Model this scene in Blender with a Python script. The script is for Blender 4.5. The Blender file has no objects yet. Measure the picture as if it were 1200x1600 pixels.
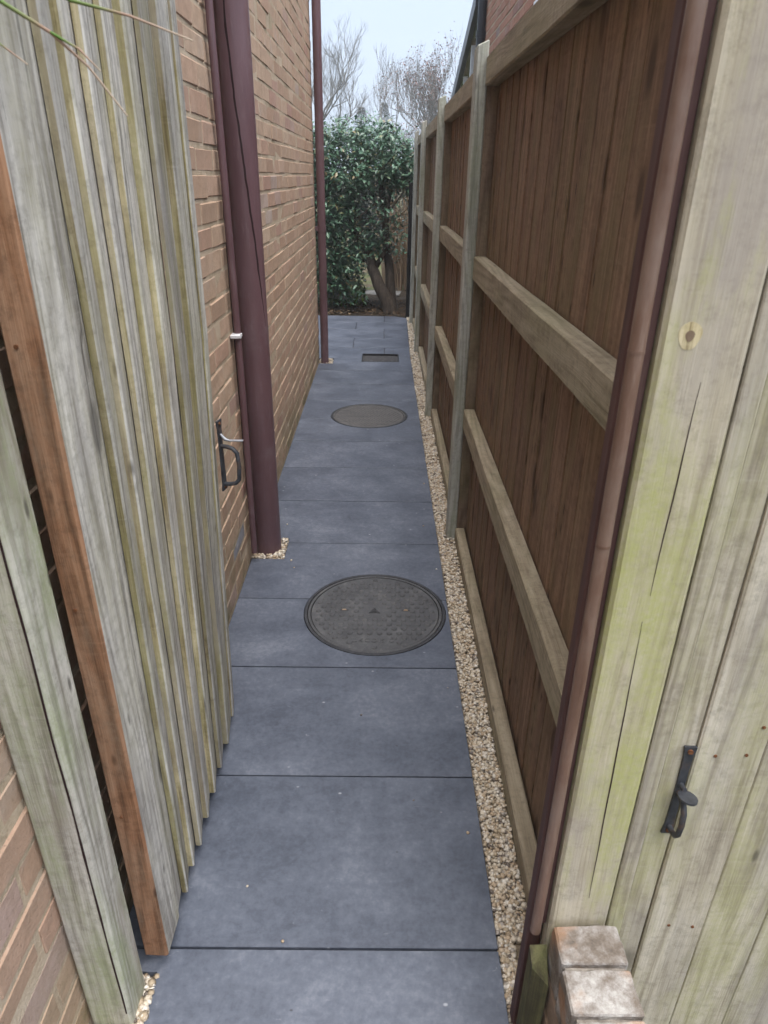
import bpy, bmesh, math, random
from mathutils import Vector, Matrix, Quaternion, noise as mnoise
R = math.radians
random.seed(7)
scene = bpy.context.scene
col = scene.collection

# ------------------------------------------------------------------ camera
CAM_H = 1.5
cd = bpy.data.cameras.new('camera'); cam = bpy.data.objects.new('camera', cd); col.objects.link(cam)
cd.sensor_fit = 'VERTICAL'; cd.sensor_height = 36.0; cd.lens = 1067 / 1600 * 36.0
cd.clip_start = 0.02; cd.clip_end = 2000
CM = Matrix.Rotation(R(-.42), 3, 'Z') @ Matrix.Rotation(R(90 - 26.2), 3, 'X') @ Matrix.Rotation(R(.85), 3, 'Z')
cam.matrix_world = Matrix.Translation((0, 0, CAM_H)) @ CM.to_4x4()
cd.dof.use_dof = True; cd.dof.focus_distance = 2.4; cd.dof.aperture_fstop = 11.0
scene.camera = cam

# ------------------------------------------------------------------ light: overcast day
SUN_DIR = Vector((.20, -.20, .96)).normalized()          # towards the sun
w = bpy.data.worlds.new('World'); scene.world = w; w.use_nodes = True
nt = w.node_tree; nt.nodes.clear()
wo = nt.nodes.new('ShaderNodeOutputWorld'); bg = nt.nodes.new('ShaderNodeBackground')
sky = nt.nodes.new('ShaderNodeTexSky'); sky.sky_type = 'NISHITA'; sky.sun_disc = False
sky.sun_elevation = math.asin(SUN_DIR.z); sky.sun_rotation = math.atan2(SUN_DIR.x, SUN_DIR.y)
sky.air_density = 1.0; sky.dust_density = 4.0
mx = nt.nodes.new('ShaderNodeMix'); mx.data_type = 'RGBA'; mx.inputs[0].default_value = .90
mx.inputs[7].default_value = (1.78, 2.08, 2.56, 1)         # even cloud cover
nt.links.new(sky.outputs[0], mx.inputs[6]); nt.links.new(mx.outputs[2], bg.inputs[0])
bg.inputs[1].default_value = .1
nt.links.new(bg.outputs[0], wo.inputs[0])
sl = bpy.data.lights.new('sun', 'SUN'); sl.energy = 1.5; sl.angle = R(60); sl.color = (1, .965, .92)
so = bpy.data.objects.new('sun', sl); col.objects.link(so)
so.rotation_mode = 'QUATERNION'; so.rotation_quaternion = SUN_DIR.to_track_quat('Z', 'Y'); so.location = (3, -6, 12)
vs = scene.view_settings; vs.view_transform = 'Standard'; vs.look = 'None'; vs.gamma = 1; vs.exposure = 2.1
scene.cycles.use_denoising = True
scene.cycles.max_bounces = 6; scene.cycles.diffuse_bounces = 4; scene.cycles.transparent_max_bounces = 6
scene.cycles.volume_bounces = 0
scene.cycles.use_adaptive_sampling = True; scene.cycles.adaptive_threshold = .025

# ------------------------------------------------------------------ material helpers
class NT:
    def __init__(s, name):
        s.m = bpy.data.materials.new(name); s.m.use_nodes = True
        s.t = s.m.node_tree; s.b = s.t.nodes['Principled BSDF']
        s.b.inputs['Specular IOR Level'].default_value = .35
    def n(s, kind, **kw):
        x = s.t.nodes.new('ShaderNode' + kind)
        for k, v in kw.items(): setattr(x, k, v)
        return x
    def set(s, sock, v):
        if hasattr(v, 'is_output') or isinstance(v, bpy.types.NodeSocket): s.t.links.new(v, sock)
        elif v is not None:
            try: sock.default_value = v
            except Exception: sock.default_value = tuple(v) + (1,)
    def math(s, op, a, b=None, c=None, clamp=False):
        x = s.n('Math', operation=op); x.use_clamp = clamp
        s.set(x.inputs[0], a)
        if b is not None: s.set(x.inputs[1], b)
        if c is not None: s.set(x.inputs[2], c)
        return x.outputs[0]
    def mix(s, f, a, b, blend='MIX'):
        x = s.n('Mix', data_type='RGBA', blend_type=blend)
        s.set(x.inputs[0], f); s.set(x.inputs[6], a); s.set(x.inputs[7], b)
        return x.outputs[2]
    def ramp(s, f, stops, interp='LINEAR'):
        x = s.n('ValToRGB'); e = x.color_ramp; e.interpolation = interp
        while len(e.elements) < len(stops): e.elements.new(.5)
        for k, (p, c) in enumerate(stops):
            e.elements[k].position = p
            e.elements[k].color = (c, c, c, 1) if not isinstance(c, (tuple, list)) else tuple(c) + (1,)
        s.set(x.inputs[0], f); return x.outputs[0]
    def coords(s, offset=True, kind='Object'):
        tc = s.n('TexCoord').outputs[kind]
        if not offset: return tc
        oi = s.n('ObjectInfo'); 
        v = s.n('VectorMath', operation='ADD')
        mu = s.math('MULTIPLY', oi.outputs['Random'], 53.0)
        s.set(v.inputs[0], tc); s.set(v.inputs[1], mu); return v.outputs[0]
    def scaled(s, v, sc):
        x = s.n('VectorMath', operation='MULTIPLY'); s.set(x.inputs[0], v); x.inputs[1].default_value = sc; return x.outputs[0]
    def noise(s, v, scale=1, detail=4, rough=.55, dist=0):
        x = s.n('TexNoise'); s.set(x.inputs['Vector'], v); x.inputs['Scale'].default_value = scale
        x.inputs['Detail'].default_value = detail; x.inputs['Roughness'].default_value = rough; x.inputs['Distortion'].default_value = dist
        return x.outputs['Fac']
    def vor(s, v, scale=1, feature='F1'):
        x = s.n('TexVoronoi', feature=feature); s.set(x.inputs['Vector'], v); x.inputs['Scale'].default_value = scale
        return x
    def rnd(s):
        oi = s.n('ObjectInfo').outputs['Random']; gi = s.n('NewGeometry').outputs['Random Per Island']
        return s.math('FRACT', s.math('ADD', s.math('MULTIPLY', oi, 7.13), gi))
    def bump(s, h, dist=.002, strength=1.0, prev=None):
        x = s.n('Bump'); x.inputs['Strength'].default_value = strength; x.inputs['Distance'].default_value = dist
        s.set(x.inputs['Height'], h)
        if prev is not None: s.set(x.inputs['Normal'], prev)
        return x.outputs[0]
    def out(s, color=None, rough=None, normal=None, spec=None, metal=None):
        if color is not None: s.set(s.b.inputs['Base Color'], color)
        if rough is not None: s.set(s.b.inputs['Roughness'], rough)
        if normal is not None: s.set(s.b.inputs['Normal'], normal)
        if spec is not None: s.b.inputs['Specular IOR Level'].default_value = spec
        if metal is not None: s.b.inputs['Metallic'].default_value = metal
        return s.m

def wood(name, dark, mid, light, axis='z', green=0.0, gcol=(.20, .23, .07), knots=.0, rough=.85, tone=.25,
         stain=None, stain_amt=.0, bumpd=.0015, grain=1.0, cracks=0.0, bands=0.0, span=1.0):
    k = NT(name); c = k.coords()
    along = {'x': 0, 'y': 1, 'z': 2}[axis]
    def sc(across, al):
        v = [across] * 3; v[along] = al; return tuple(v)
    wob = k.noise(k.scaled(c, sc(3, 1.3)), 1, 2)
    cw = k.n('VectorMath', operation='ADD'); k.set(cw.inputs[0], c)
    k.set(cw.inputs[1], k.math('MULTIPLY', wob, .03)); cw = cw.outputs[0]
    g1 = k.noise(k.scaled(cw, sc(52, 2.0)), grain, 7, .66)
    g2 = k.noise(k.scaled(cw, sc(380, 9)), grain, 3, .6)
    fig = k.noise(k.scaled(cw, sc(8, .55)), 1, 2, .4)
    rings = k.math('MULTIPLY_ADD', k.math('SINE', k.math('MULTIPLY', fig, 95.0)), .5, .5)
    blot = k.noise(k.scaled(c, sc(9, 2.2)), 1, 5, .6)
    f = k.math('ADD', k.math('ADD', k.math('MULTIPLY', g1, .42), k.math('MULTIPLY', rings, .10)), k.math('ADD', k.math('MULTIPLY', g2, .28), k.math('MULTIPLY', blot, .25)))
    base = k.ramp(f, [(.525 - .115 * span, dark), (.525, mid), (.525 + .125 * span, light)])
    if bands:
        bn = k.noise(k.scaled(c, sc(26, .35)), 1, 2, .5)
        base = k.mix(k.math('MULTIPLY', k.ramp(bn, [(.42, 0), (.62, 1)]), bands), base, light)
    iso = k.noise(c, 42, 7, .78); saw = k.noise(k.scaled(c, sc(7, 150)), 1, 3, .6)
    base = k.mix(k.ramp(iso, [(.30, .55), (.52, 0)]), base, tuple(x * .62 for x in dark))
    base = k.mix(k.math('MULTIPLY', k.ramp(saw, [(.55, 0), (.75, 1)]), .22), base, light)
    oi = k.n('ObjectInfo').outputs['Random']
    hs = k.n('HueSaturation'); k.set(hs.inputs['Color'], base)
    k.set(hs.inputs['Value'], k.math('MULTIPLY_ADD', oi, tone, 1 - tone / 2)); base = hs.outputs[0]
    if stain is not None:
        s1 = k.noise(k.scaled(c, sc(7, 1.7)), 1, 6, .65)
        base = k.mix(k.math('MULTIPLY', k.ramp(s1, [(.48, 0), (.64, 1)]), stain_amt), base, stain)
    if green:
        a1 = k.noise(k.scaled(c, sc(6, 1.5)), 1.3, 7, .68)
        a2 = k.noise(c, 120, 4, .7)
        am = k.math('MULTIPLY', k.ramp(a1, [(.44, 0), (.60, 1)]), k.ramp(a2, [(.3, .45), (.6, 1)]))
        base = k.mix(k.math('MULTIPLY', am, green), base, gcol)
    h = k.math('ADD', k.math('ADD', k.math('MULTIPLY', g1, .6), k.math('MULTIPLY', iso, .5)), k.math('MULTIPLY', g2, .7))
    if knots:
        v = k.vor(k.scaled(cw, sc(9.5, 4.4)), 1)
        d = v.outputs['Distance']; rc = k.n('SeparateColor'); k.set(rc.inputs[0], v.outputs['Color'])
        km = k.math('MULTIPLY', k.ramp(d, [(.13, 1), (.22, 0)]), k.math('LESS_THAN', rc.outputs[0], knots))
        base = k.mix(k.math('MULTIPLY', km, .85), base, tuple(x * .28 for x in dark))
        halo = k.math('MULTIPLY', k.ramp(d, [(.1, .5), (.34, 0)]), k.math('LESS_THAN', rc.outputs[0], knots))
        base = k.mix(halo, base, tuple(x * .7 for x in mid))
        v2 = k.vor(k.scaled(cw, sc(40, 12)), 1); r2 = k.n('SeparateColor'); k.set(r2.inputs[0], v2.outputs['Color'])
        k2 = k.math('MULTIPLY', k.ramp(v2.outputs['Distance'], [(.1, 1), (.24, 0)]), k.math('LESS_THAN', r2.outputs[0], knots * .42))
        base = k.mix(k.math('MULTIPLY', k2, .75), base, tuple(x * .35 for x in dark))
    if cracks:
        cr = k.noise(k.scaled(cw, sc(16, .55)), 1, 2, .4)
        cm = k.ramp(k.math('ABSOLUTE', k.math('SUBTRACT', cr, .5)), [(.0, 1), (.006, 1), (.011, 0)])
        cm2 = k.math('MULTIPLY', cm, k.ramp(k.noise(k.scaled(c, sc(5, .9)), 1, 2), [(.5, 0), (.58, 1)]))
        base = k.mix(k.math('MULTIPLY', cm2, cracks), base, tuple(x * .3 for x in dark))
        h = k.math('SUBTRACT', h, k.math('MULTIPLY', cm2, 1.2))
    return k.out(base, rough, k.bump(h, bumpd, .8), .25)

# ------------------------------------------------------------------ materials
M = {}
# weathered gate (grey) and its sawn board edges (yellow green)
M['gate_face'] = wood('gate_face', (.19, .172, .150), (.43, .41, .375), (.64, .62, .58), green=.36, gcol=(.34, .32, .16), tone=.3, cracks=.5, knots=.2, bands=.3, stain=(.24, .225, .22), stain_amt=.45)
M['gate_edge'] = wood('gate_edge', (.17, .128, .065), (.39, .325, .19), (.56, .49, .325), green=.45, gcol=(.28, .27, .10), tone=.55, knots=.3, stain=(.36, .32, .265), stain_amt=.75)
M['stile_orange'] = wood('stile_orange', (.12, .058, .030), (.28, .14, .075), (.40, .23, .14), green=.5, gcol=(.31, .23, .16), tone=.0, knots=.2)
M['post_left'] = wood('post_left', (.22, .20, .165), (.43, .41, .36), (.62, .60, .55), green=.65, gcol=(.30, .35, .18), tone=0, cracks=0, knots=.15, stain=(.24, .185, .155), stain_amt=.55)
M['post_pale'] = wood('post_pale', (.31, .265, .19), (.48, .43, .325), (.61, .56, .445), green=.85, gcol=(.41, .42, .16), tone=0, cracks=0, knots=.06, stain=(.33, .29, .275), stain_amt=.6, grain=.8, span=1.5)
M['gate_pale'] = wood('gate_pale', (.27, .235, .18), (.45, .405, .32), (.58, .535, .445), green=.5, gcol=(.40, .40, .18), tone=.14, cracks=0, knots=.08, stain=(.31, .285, .27), stain_amt=.5, grain=.8)
# fence
M['fence_board'] = wood('fence_board', (.085, .048, .029), (.205, .124, .079), (.33, .215, .145), green=.4, gcol=(.15, .135, .06), tone=.2, knots=1.0, rough=.9, span=1.8)
M['fence_rail'] = wood('fence_rail', (.16, .125, .085), (.29, .24, .17), (.41, .35, .26), axis='y', span=1.5, green=.3, gcol=(.2, .2, .1), tone=.15, rough=.95, bumpd=.003, knots=.1)
M['fence_post'] = wood('fence_post', (.25, .245, .215), (.40, .395, .35), (.50, .495, .45), green=.45, gcol=(.26, .30, .18), tone=.12, rough=.9, cracks=.3)
M['fence_batten'] = wood('fence_batten', (.12, .085, .06), (.2, .14, .10), (.27, .20, .14), green=.35, gcol=(.16, .16, .07), tone=.1)
M['mossy_wood'] = wood('mossy_wood', (.055, .048, .028), (.10, .095, .045), (.16, .155, .075), green=.7, gcol=(.14, .16, .055), tone=0)
M['dark_wood'] = wood('dark_wood', (.012, .012, .013), (.022, .021, .022), (.04, .038, .038), tone=.1)

def brick_mat(name, stops, algae=.0, dark=.3):
    k = NT(name); c = k.coords(); r = k.rnd()
    base = k.ramp(r, stops)
    n1 = k.noise(c, 22, 6, .7); n2 = k.noise(c, 150, 4, .7); n3 = k.noise(c, 7, 4, .6)
    base = k.mix(k.ramp(n1, [(.35, .55), (.7, 0)]), base, tuple(x * .62 for x in stops[1][1]))
    base = k.mix(k.math('MULTIPLY', k.ramp(n2, [(.56, 0), (.72, 1)]), .4), base, (.50, .42, .34))
    base = k.mix(k.math('MULTIPLY', k.ramp(n2, [(.28, 1), (.42, 0)]), .5), base, (.10, .07, .055))
    base = k.mix(k.math('MULTIPLY', k.ramp(n3, [(.56, 0), (.72, 1)]), .45), base, (.46, .38, .32))
    if algae:
        wp = k.n('NewGeometry').outputs['Position']
        a = k.noise(wp, 3.2, 6, .7); sx = k.n('SeparateXYZ'); k.set(sx.inputs[0], wp)
        low = k.ramp(sx.outputs[2], [(.0, 1), (.34, 0)])
        base = k.mix(k.math('MULTIPLY', k.math('MULTIPLY', k.ramp(a, [(.4, 0), (.58, 1)]), low), algae), base, (.13, .13, .055))
    h = k.math('ADD', k.math('MULTIPLY', n1, .7), k.math('MULTIPLY', n2, .5))
    return k.out(base, .9, k.bump(h, .004, .9), .2)
M['brick'] = brick_mat('brick', [(0, (.42, .275, .195)), (.2, (.48, .335, .24)), (.45, (.52, .375, .272)), (.68, (.47, .30, .222)), (.85, (.55, .42, .31)), (.95, (.41, .235, .19)), (1, (.48, .41, .37))], .8)
M['brick_red'] = brick_mat('brick_red', [(0, (.36, .17, .11)), (.3, (.42, .21, .145)), (.6, (.46, .25, .18)), (.85, (.38, .185, .13)), (.95, (.30, .19, .17)), (1, (.25, .22, .22))])
M['brick_old'] = brick_mat('brick_old', [(0, (.24, .17, .13)), (.3, (.30, .21, .155)), (.6, (.26, .17, .12)), (1, (.34, .26, .2))], .4)
k = NT('brick_grey'); c = k.coords(); n1 = k.noise(c, 18, 6, .7)
M['brick_grey'] = k.out(k.ramp(n1, [(.3, (.15, .15, .17)), (.6, (.30, .30, .33)), (.75, (.42, .40, .38))]), .9, k.bump(n1, .003), .2)
k = NT('brick_limed'); c = k.coords(); n1 = k.noise(c, 14, 8, .72); n2 = k.noise(c, 90, 5, .7)
bs = k.ramp(n1, [(.34, (.095, .08, .07)), (.46, (.18, .15, .125)), (.54, (.28, .255, .235)), (.64, (.46, .445, .425))])
bs = k.mix(k.math('MULTIPLY', k.ramp(k.noise(c, 6, 4), [(.52, 0), (.6, 1)]), .7), bs, (.36, .2, .11))
M['brick_limed'] = k.out(bs, .95, k.bump(k.math('ADD', n1, k.math('MULTIPLY', n2, .5)), .006), .2)
k = NT('mortar'); c = k.coords(False); wp = k.n('NewGeometry').outputs['Position']
n1 = k.noise(c, 9, 5, .65); n2 = k.noise(c, 130, 4, .7)
bs = k.ramp(k.math('ADD', k.math('MULTIPLY', n1, .6), k.math('MULTIPLY', n2, .4)), [(.3, (.32, .25, .175)), (.5, (.49, .395, .29)), (.7, (.60, .51, .40))])
a = k.noise(wp, 2.7, 6, .7)
bs = k.mix(k.math('MULTIPLY', k.ramp(a, [(.54, 0), (.66, 1)]), .5), bs, (.2, .17, .10))
M['mortar'] = k.out(bs, .95, k.bump(n2, .004), .15)

M['mortar_old'] = (lambda k: k.out(k.ramp(k.noise(k.coords(False), 60, 6, .7), [(.3, (.12, .10, .085)), (.7, (.34, .31, .27))]), .95))(NT('mortar_old'))
# slate-look porcelain paving
k = NT('paving'); c = k.coords(); tc = k.coords(False)
n1 = k.noise(c, 3.6, 10, .72, .25); n2 = k.noise(k.scaled(c, (4, 9, 4)), 1.3, 10, .75, .4); n3 = k.noise(c, 60, 5, .75); n4 = k.noise(c, 300, 2, .6)
f = k.math('ADD', k.math('ADD', k.math('MULTIPLY', n1, .52), k.math('MULTIPLY', n2, .20)), k.math('MULTIPLY', n3, .28))
bs = k.ramp(f, [(.36, (.045, .053, .074)), (.46, (.076, .088, .119)), (.54, (.108, .123, .161)), (.66, (.185, .203, .245))])
sp = k.vor(k.scaled(c, (26, 40, 26)), 1); spr = k.n('SeparateColor'); k.set(spr.inputs[0], sp.outputs['Color'])
chips = k.math('MULTIPLY', k.ramp(sp.outputs['Distance'], [(.06, 1), (.16, 0)]), k.math('LESS_THAN', spr.outputs[0], .05))
bs = k.mix(k.math('MULTIPLY', chips, .6), bs, (.50, .52, .56))
dk = k.math('MULTIPLY', k.ramp(sp.outputs['Distance'], [(.05, 1), (.11, 0)]), k.math('GREATER_THAN', spr.outputs[0], .975))
bs = k.mix(k.math('MULTIPLY', dk, .7), bs, (.03, .03, .035))
scr = k.noise(k.scaled(c, (16, 34, 16)), 1.0, 6, .8, 2.0)
bs = k.mix(k.math('MULTIPLY', k.ramp(scr, [(.64, 0), (.72, 1)]), .32), bs, (.46, .48, .53))
rough = k.ramp(n1, [(.3, .46), (.7, .62)])
h = k.math('ADD', k.math('MULTIPLY', n2, 1.0), k.math('ADD', k.math('MULTIPLY', n3, .25), k.math('MULTIPLY', n4, .10)))
M['paving'] = k.out(bs, rough, k.bump(h, .0018, .6), .55)
k = NT('joint_bed'); c = k.coords(False); n1 = k.noise(c, 40, 5, .7)
M['joint_bed'] = k.out(k.ramp(n1, [(.3, (.035, .035, .04)), (.7, (.085, .08, .08))]), .95, k.bump(n1, .003))

k = NT('pipe_brown'); c = k.coords(); wpz = k.n('TexCoord').outputs['Object']
n1 = k.noise(k.scaled(c, (14, 14, 3)), 1, 7, .7); n2 = k.noise(k.scaled(c, (70, 70, 9)), 1, 4, .7); n3 = k.noise(c, 6, 5, .7)
bs = k.ramp(n1, [(.3, (.105, .056, .064)), (.6, (.142, .080, .090)), (.8, (.21, .14, .15))])
bs = k.mix(k.math('MULTIPLY', k.ramp(n2, [(.58, 0), (.74, 1)]), .28), bs, (.26, .21, .22))
bs = k.mix(k.math('MULTIPLY', k.ramp(n3, [(.58, 0), (.74, 1)]), .35), bs, (.22, .17, .18))
M['pipe_brown'] = k.out(bs, k.ramp(n3, [(.3, .30), (.7, .50)]), k.bump(n2, .0006), .5)
k = NT('pipe_tan'); c = k.coords(); n1 = k.noise(k.scaled(c, (60, 60, 7)), 1, 6, .7); n2 = k.noise(c, 9, 5, .6)
bs = k.ramp(n1, [(.3, (.11, .060, .042)), (.55, (.175, .105, .078)), (.75, (.26, .185, .15))])
M['pipe_tan'] = k.out(k.mix(k.math('MULTIPLY', k.ramp(n2, [(.45, 0), (.65, 1)]), .5), bs, (.24, .18, .15)), .45, k.bump(n1, .001), .45)
k = NT('maroon_and_gap_shade'); c = k.coords(); n1 = k.noise(k.scaled(c, (40, 40, 5)), 1, 6, .7)
M['maroon_and_gap_shade'] = k.out(k.ramp(n1, [(.3, (.055, .026, .024)), (.6, (.095, .046, .042)), (.8, (.14, .085, .075))]), .6, k.bump(n1, .001), .35)  # the timber stop's paint, reused as painted shade beside the tube
k = NT('cable_black'); M['cable_black'] = k.out((.012, .010, .011), .5)
k = NT('crack_dark'); M['crack_dark'] = k.out((.022, .008, .009), .8)
k = NT('clip_white'); M['clip_white'] = k.out((.72, .72, .74), .4)
k = NT('iron'); c = k.coords(); n1 = k.noise(c, 70, 6, .7); n2 = k.noise(c, 25, 5, .7)
bs = k.mix(k.math('MULTIPLY', k.ramp(n2, [(.56, 0), (.7, 1)]), .55), k.ramp(n1, [(.3, (.022, .024, .030)), (.7, (.06, .064, .075))]), (.15, .085, .05))
M['iron'] = k.out(bs, .5, k.bump(n1, .0006), .4)
k = NT('rust'); c = k.coords(); n1 = k.noise(c, 200, 3)
M['rust'] = k.out(k.ramp(n1, [(.3, (.07, .025, .012)), (.7, (.22, .09, .035))]), .9)
k = NT('cover_plastic'); c = k.coords(); n1 = k.noise(c, 11, 7, .7); n2 = k.noise(c, 120, 4, .7)
bs = k.ramp(n1, [(.32, (.048, .049, .054)), (.55, (.080, .081, .087)), (.72, (.14, .138, .138))])
bs = k.mix(k.math('MULTIPLY', k.ramp(n2, [(.55, 0), (.7, 1)]), .35), bs, (.22, .20, .18))
M['cover_plastic'] = k.out(bs, .55, k.bump(n2, .0006), .45)
k = NT('cover_worn'); c = k.coords(); n1 = k.noise(k.scaled(c, (6, 30, 6)), 1, 7, .7); n2 = k.noise(c, 160, 3, .7)
M['cover_worn'] = k.out(k.ramp(n1, [(.3, (.062, .060, .062)), (.55, (.11, .106, .105)), (.75, (.18, .172, .165))]), .6, k.bump(n2, .0008), .4)
k = NT('frame_dark'); c = k.coords(); n1 = k.noise(c, 60, 5)
M['frame_dark'] = k.out(k.ramp(n1, [(.3, (.026, .027, .031)), (.7, (.055, .056, .063))]), .5)
k = NT('galvanised'); c = k.coords(); n1 = k.noise(c, 40, 5, .7)
M['galvanised'] = k.out(k.ramp(n1, [(.3, (.22, .23, .26)), (.7, (.36, .37, .40))]), .45, None, .5, .3)

k = NT('gravel'); r = k.rnd(); c = k.coords(False)
bs = k.ramp(r, [(0, (.46, .37, .26)), (.14, (.68, .60, .48)), (.34, (.70, .62, .51)), (.5, (.50, .385, .27)), (.6, (.78, .73, .65)), (.76, (.56, .45, .33)), (.87, (.42, .38, .34)), (.94, (.13, .11, .10)), (1, (.8, .77, .72))], 'CONSTANT')
n1 = k.noise(c, 260, 4, .7)
M['gravel'] = k.out(k.mix(k.ramp(n1, [(.3, .45), (.6, 0)]), bs, (.36, .28, .20)), .7, k.bump(n1, .001), .4)
k = NT('soil'); c = k.coords(False); n1 = k.noise(c, 30, 8, .75); n2 = k.noise(c, 4, 4)
M['soil'] = k.out(k.ramp(n1, [(.3, (.022, .016, .011)), (.55, (.06, .043, .028)), (.72, (.13, .095, .06))]), .95, k.bump(n1, .01))
k = NT('gravel_fines'); c = k.coords(False); n1 = k.noise(c, 200, 6, .75)
M['gravel_fines'] = k.out(k.ramp(n1, [(.35, (.10, .075, .05)), (.6, (.34, .27, .19))]), .95, k.bump(n1, .004))
k = NT('garden_ground'); c = k.coords(False); n1 = k.noise(c, 2.2, 8, .7); n2 = k.noise(c, 40, 6, .75)
bs = k.mix(k.ramp(n1, [(.42, 0), (.58, 1)]), k.ramp(n2, [(.3, (.03, .045, .012)), (.7, (.10, .13, .03))]), k.ramp(n2, [(.3, (.05, .036, .022)), (.7, (.16, .12, .075))]))
M['ground'] = k.out(bs, .95, k.bump(n2, .02))

def leaf_mat(name, stops, rough=.35, spec=.5, trans=.15):
    k = NT(name); r = k.rnd()
    bs = k.ramp(r, stops)
    n1 = k.noise(k.coords(False), 60, 3)
    bs = k.mix(k.ramp(n1, [(.35, .35), (.6, 0)]), bs, tuple(x * .5 for x in stops[1][1]))
    k.out(bs, rough, None, spec)
    k.b.inputs['Transmission Weight'].default_value = 0
    k.b.inputs['Subsurface Weight'].default_value = 0
    return k.m
M['leaf'] = leaf_mat('leaf', [(0, (.034, .082, .050)), (.3, (.062, .138, .082)), (.6, (.095, .19, .115)), (.88, (.14, .24, .155)), (.95, (.18, .19, .09)), (1, (.26, .19, .10))], .33, .5)
M['leaf_light'] = leaf_mat('leaf_light', [(0, (.06, .10, .02)), (.5, (.12, .19, .035)), (1, (.2, .26, .06))], .5)
M['leaf_dead'] = leaf_mat('leaf_dead', [(0, (.06, .035, .02)), (.5, (.14, .085, .05)), (1, (.26, .19, .12))], .8, .2)
M['hedge_far'] = leaf_mat('hedge_far', [(0, (.035, .05, .03)), (.5, (.06, .075, .045)), (1, (.11, .11, .075))], .7, .2)
M['conifer'] = leaf_mat('conifer', [(0, (.045, .07, .05)), (.5, (.07, .10, .07)), (1, (.10, .125, .085))], .8, .2)
M['blossom'] = leaf_mat('blossom', [(0, (.20, .12, .11)), (.5, (.28, .17, .15)), (1, (.36, .24, .21))], .8, .2)
k = NT('bark'); c = k.coords(False); n1 = k.noise(k.scaled(c, (30, 30, 6)), 1, 7, .7)
M['bark'] = k.out(k.ramp(n1, [(.3, (.035, .026, .020)), (.55, (.085, .065, .05)), (.75, (.17, .14, .115))]), .9, k.bump(n1, .008))
k = NT('bark_grey_hazed'); c = k.coords(False); n1 = k.noise(k.scaled(c, (6, 6, 2)), 1, 5)
M['bark_grey_hazed'] = k.out(k.ramp(n1, [(.3, (.13, .125, .115)), (.7, (.24, .23, .215))]), .9)  # grey bark lightened so its colour carries some of the distant haze
k = NT('dry_stem'); r = k.rnd(); M['dry_stem'] = k.out(k.ramp(r, [(0, (.14, .085, .05)), (.5, (.26, .175, .11)), (1, (.38, .29, .2))]), .8)
k = NT('stem_green'); c = k.coords(False, 'Generated'); sx = k.n('SeparateXYZ'); k.set(sx.inputs[0], c)
n1 = k.noise(k.n('TexCoord').outputs['Object'], 30, 4)
M['stem_green'] = k.out(k.ramp(k.math('ADD', sx.outputs[0], k.math('MULTIPLY', k.math('SUBTRACT', n1, .5), .3)), [(.25, (.08, .17, .025)), (.45, (.17, .20, .08)), (.6, (.30, .19, .14)), (1, (.42, .35, .27))]), .6)
k = NT('upvc_white'); M['upvc_white'] = k.out((.72, .73, .75), .35)
k = NT('glass'); k.b.inputs['Transmission Weight'].default_value = .0
M['glass'] = k.out((.045, .05, .06), .05, None, .8)
k = NT('pipe_dark'); M['pipe_dark'] = k.out((.025, .027, .033), .4)
k = NT('roof_tile'); c = k.coords(False); n1 = k.noise(c, 12, 6)
M['roof_tile'] = k.out(k.ramp(n1, [(.3, (.10, .055, .04)), (.7, (.2, .11, .08))]), .9)

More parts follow.
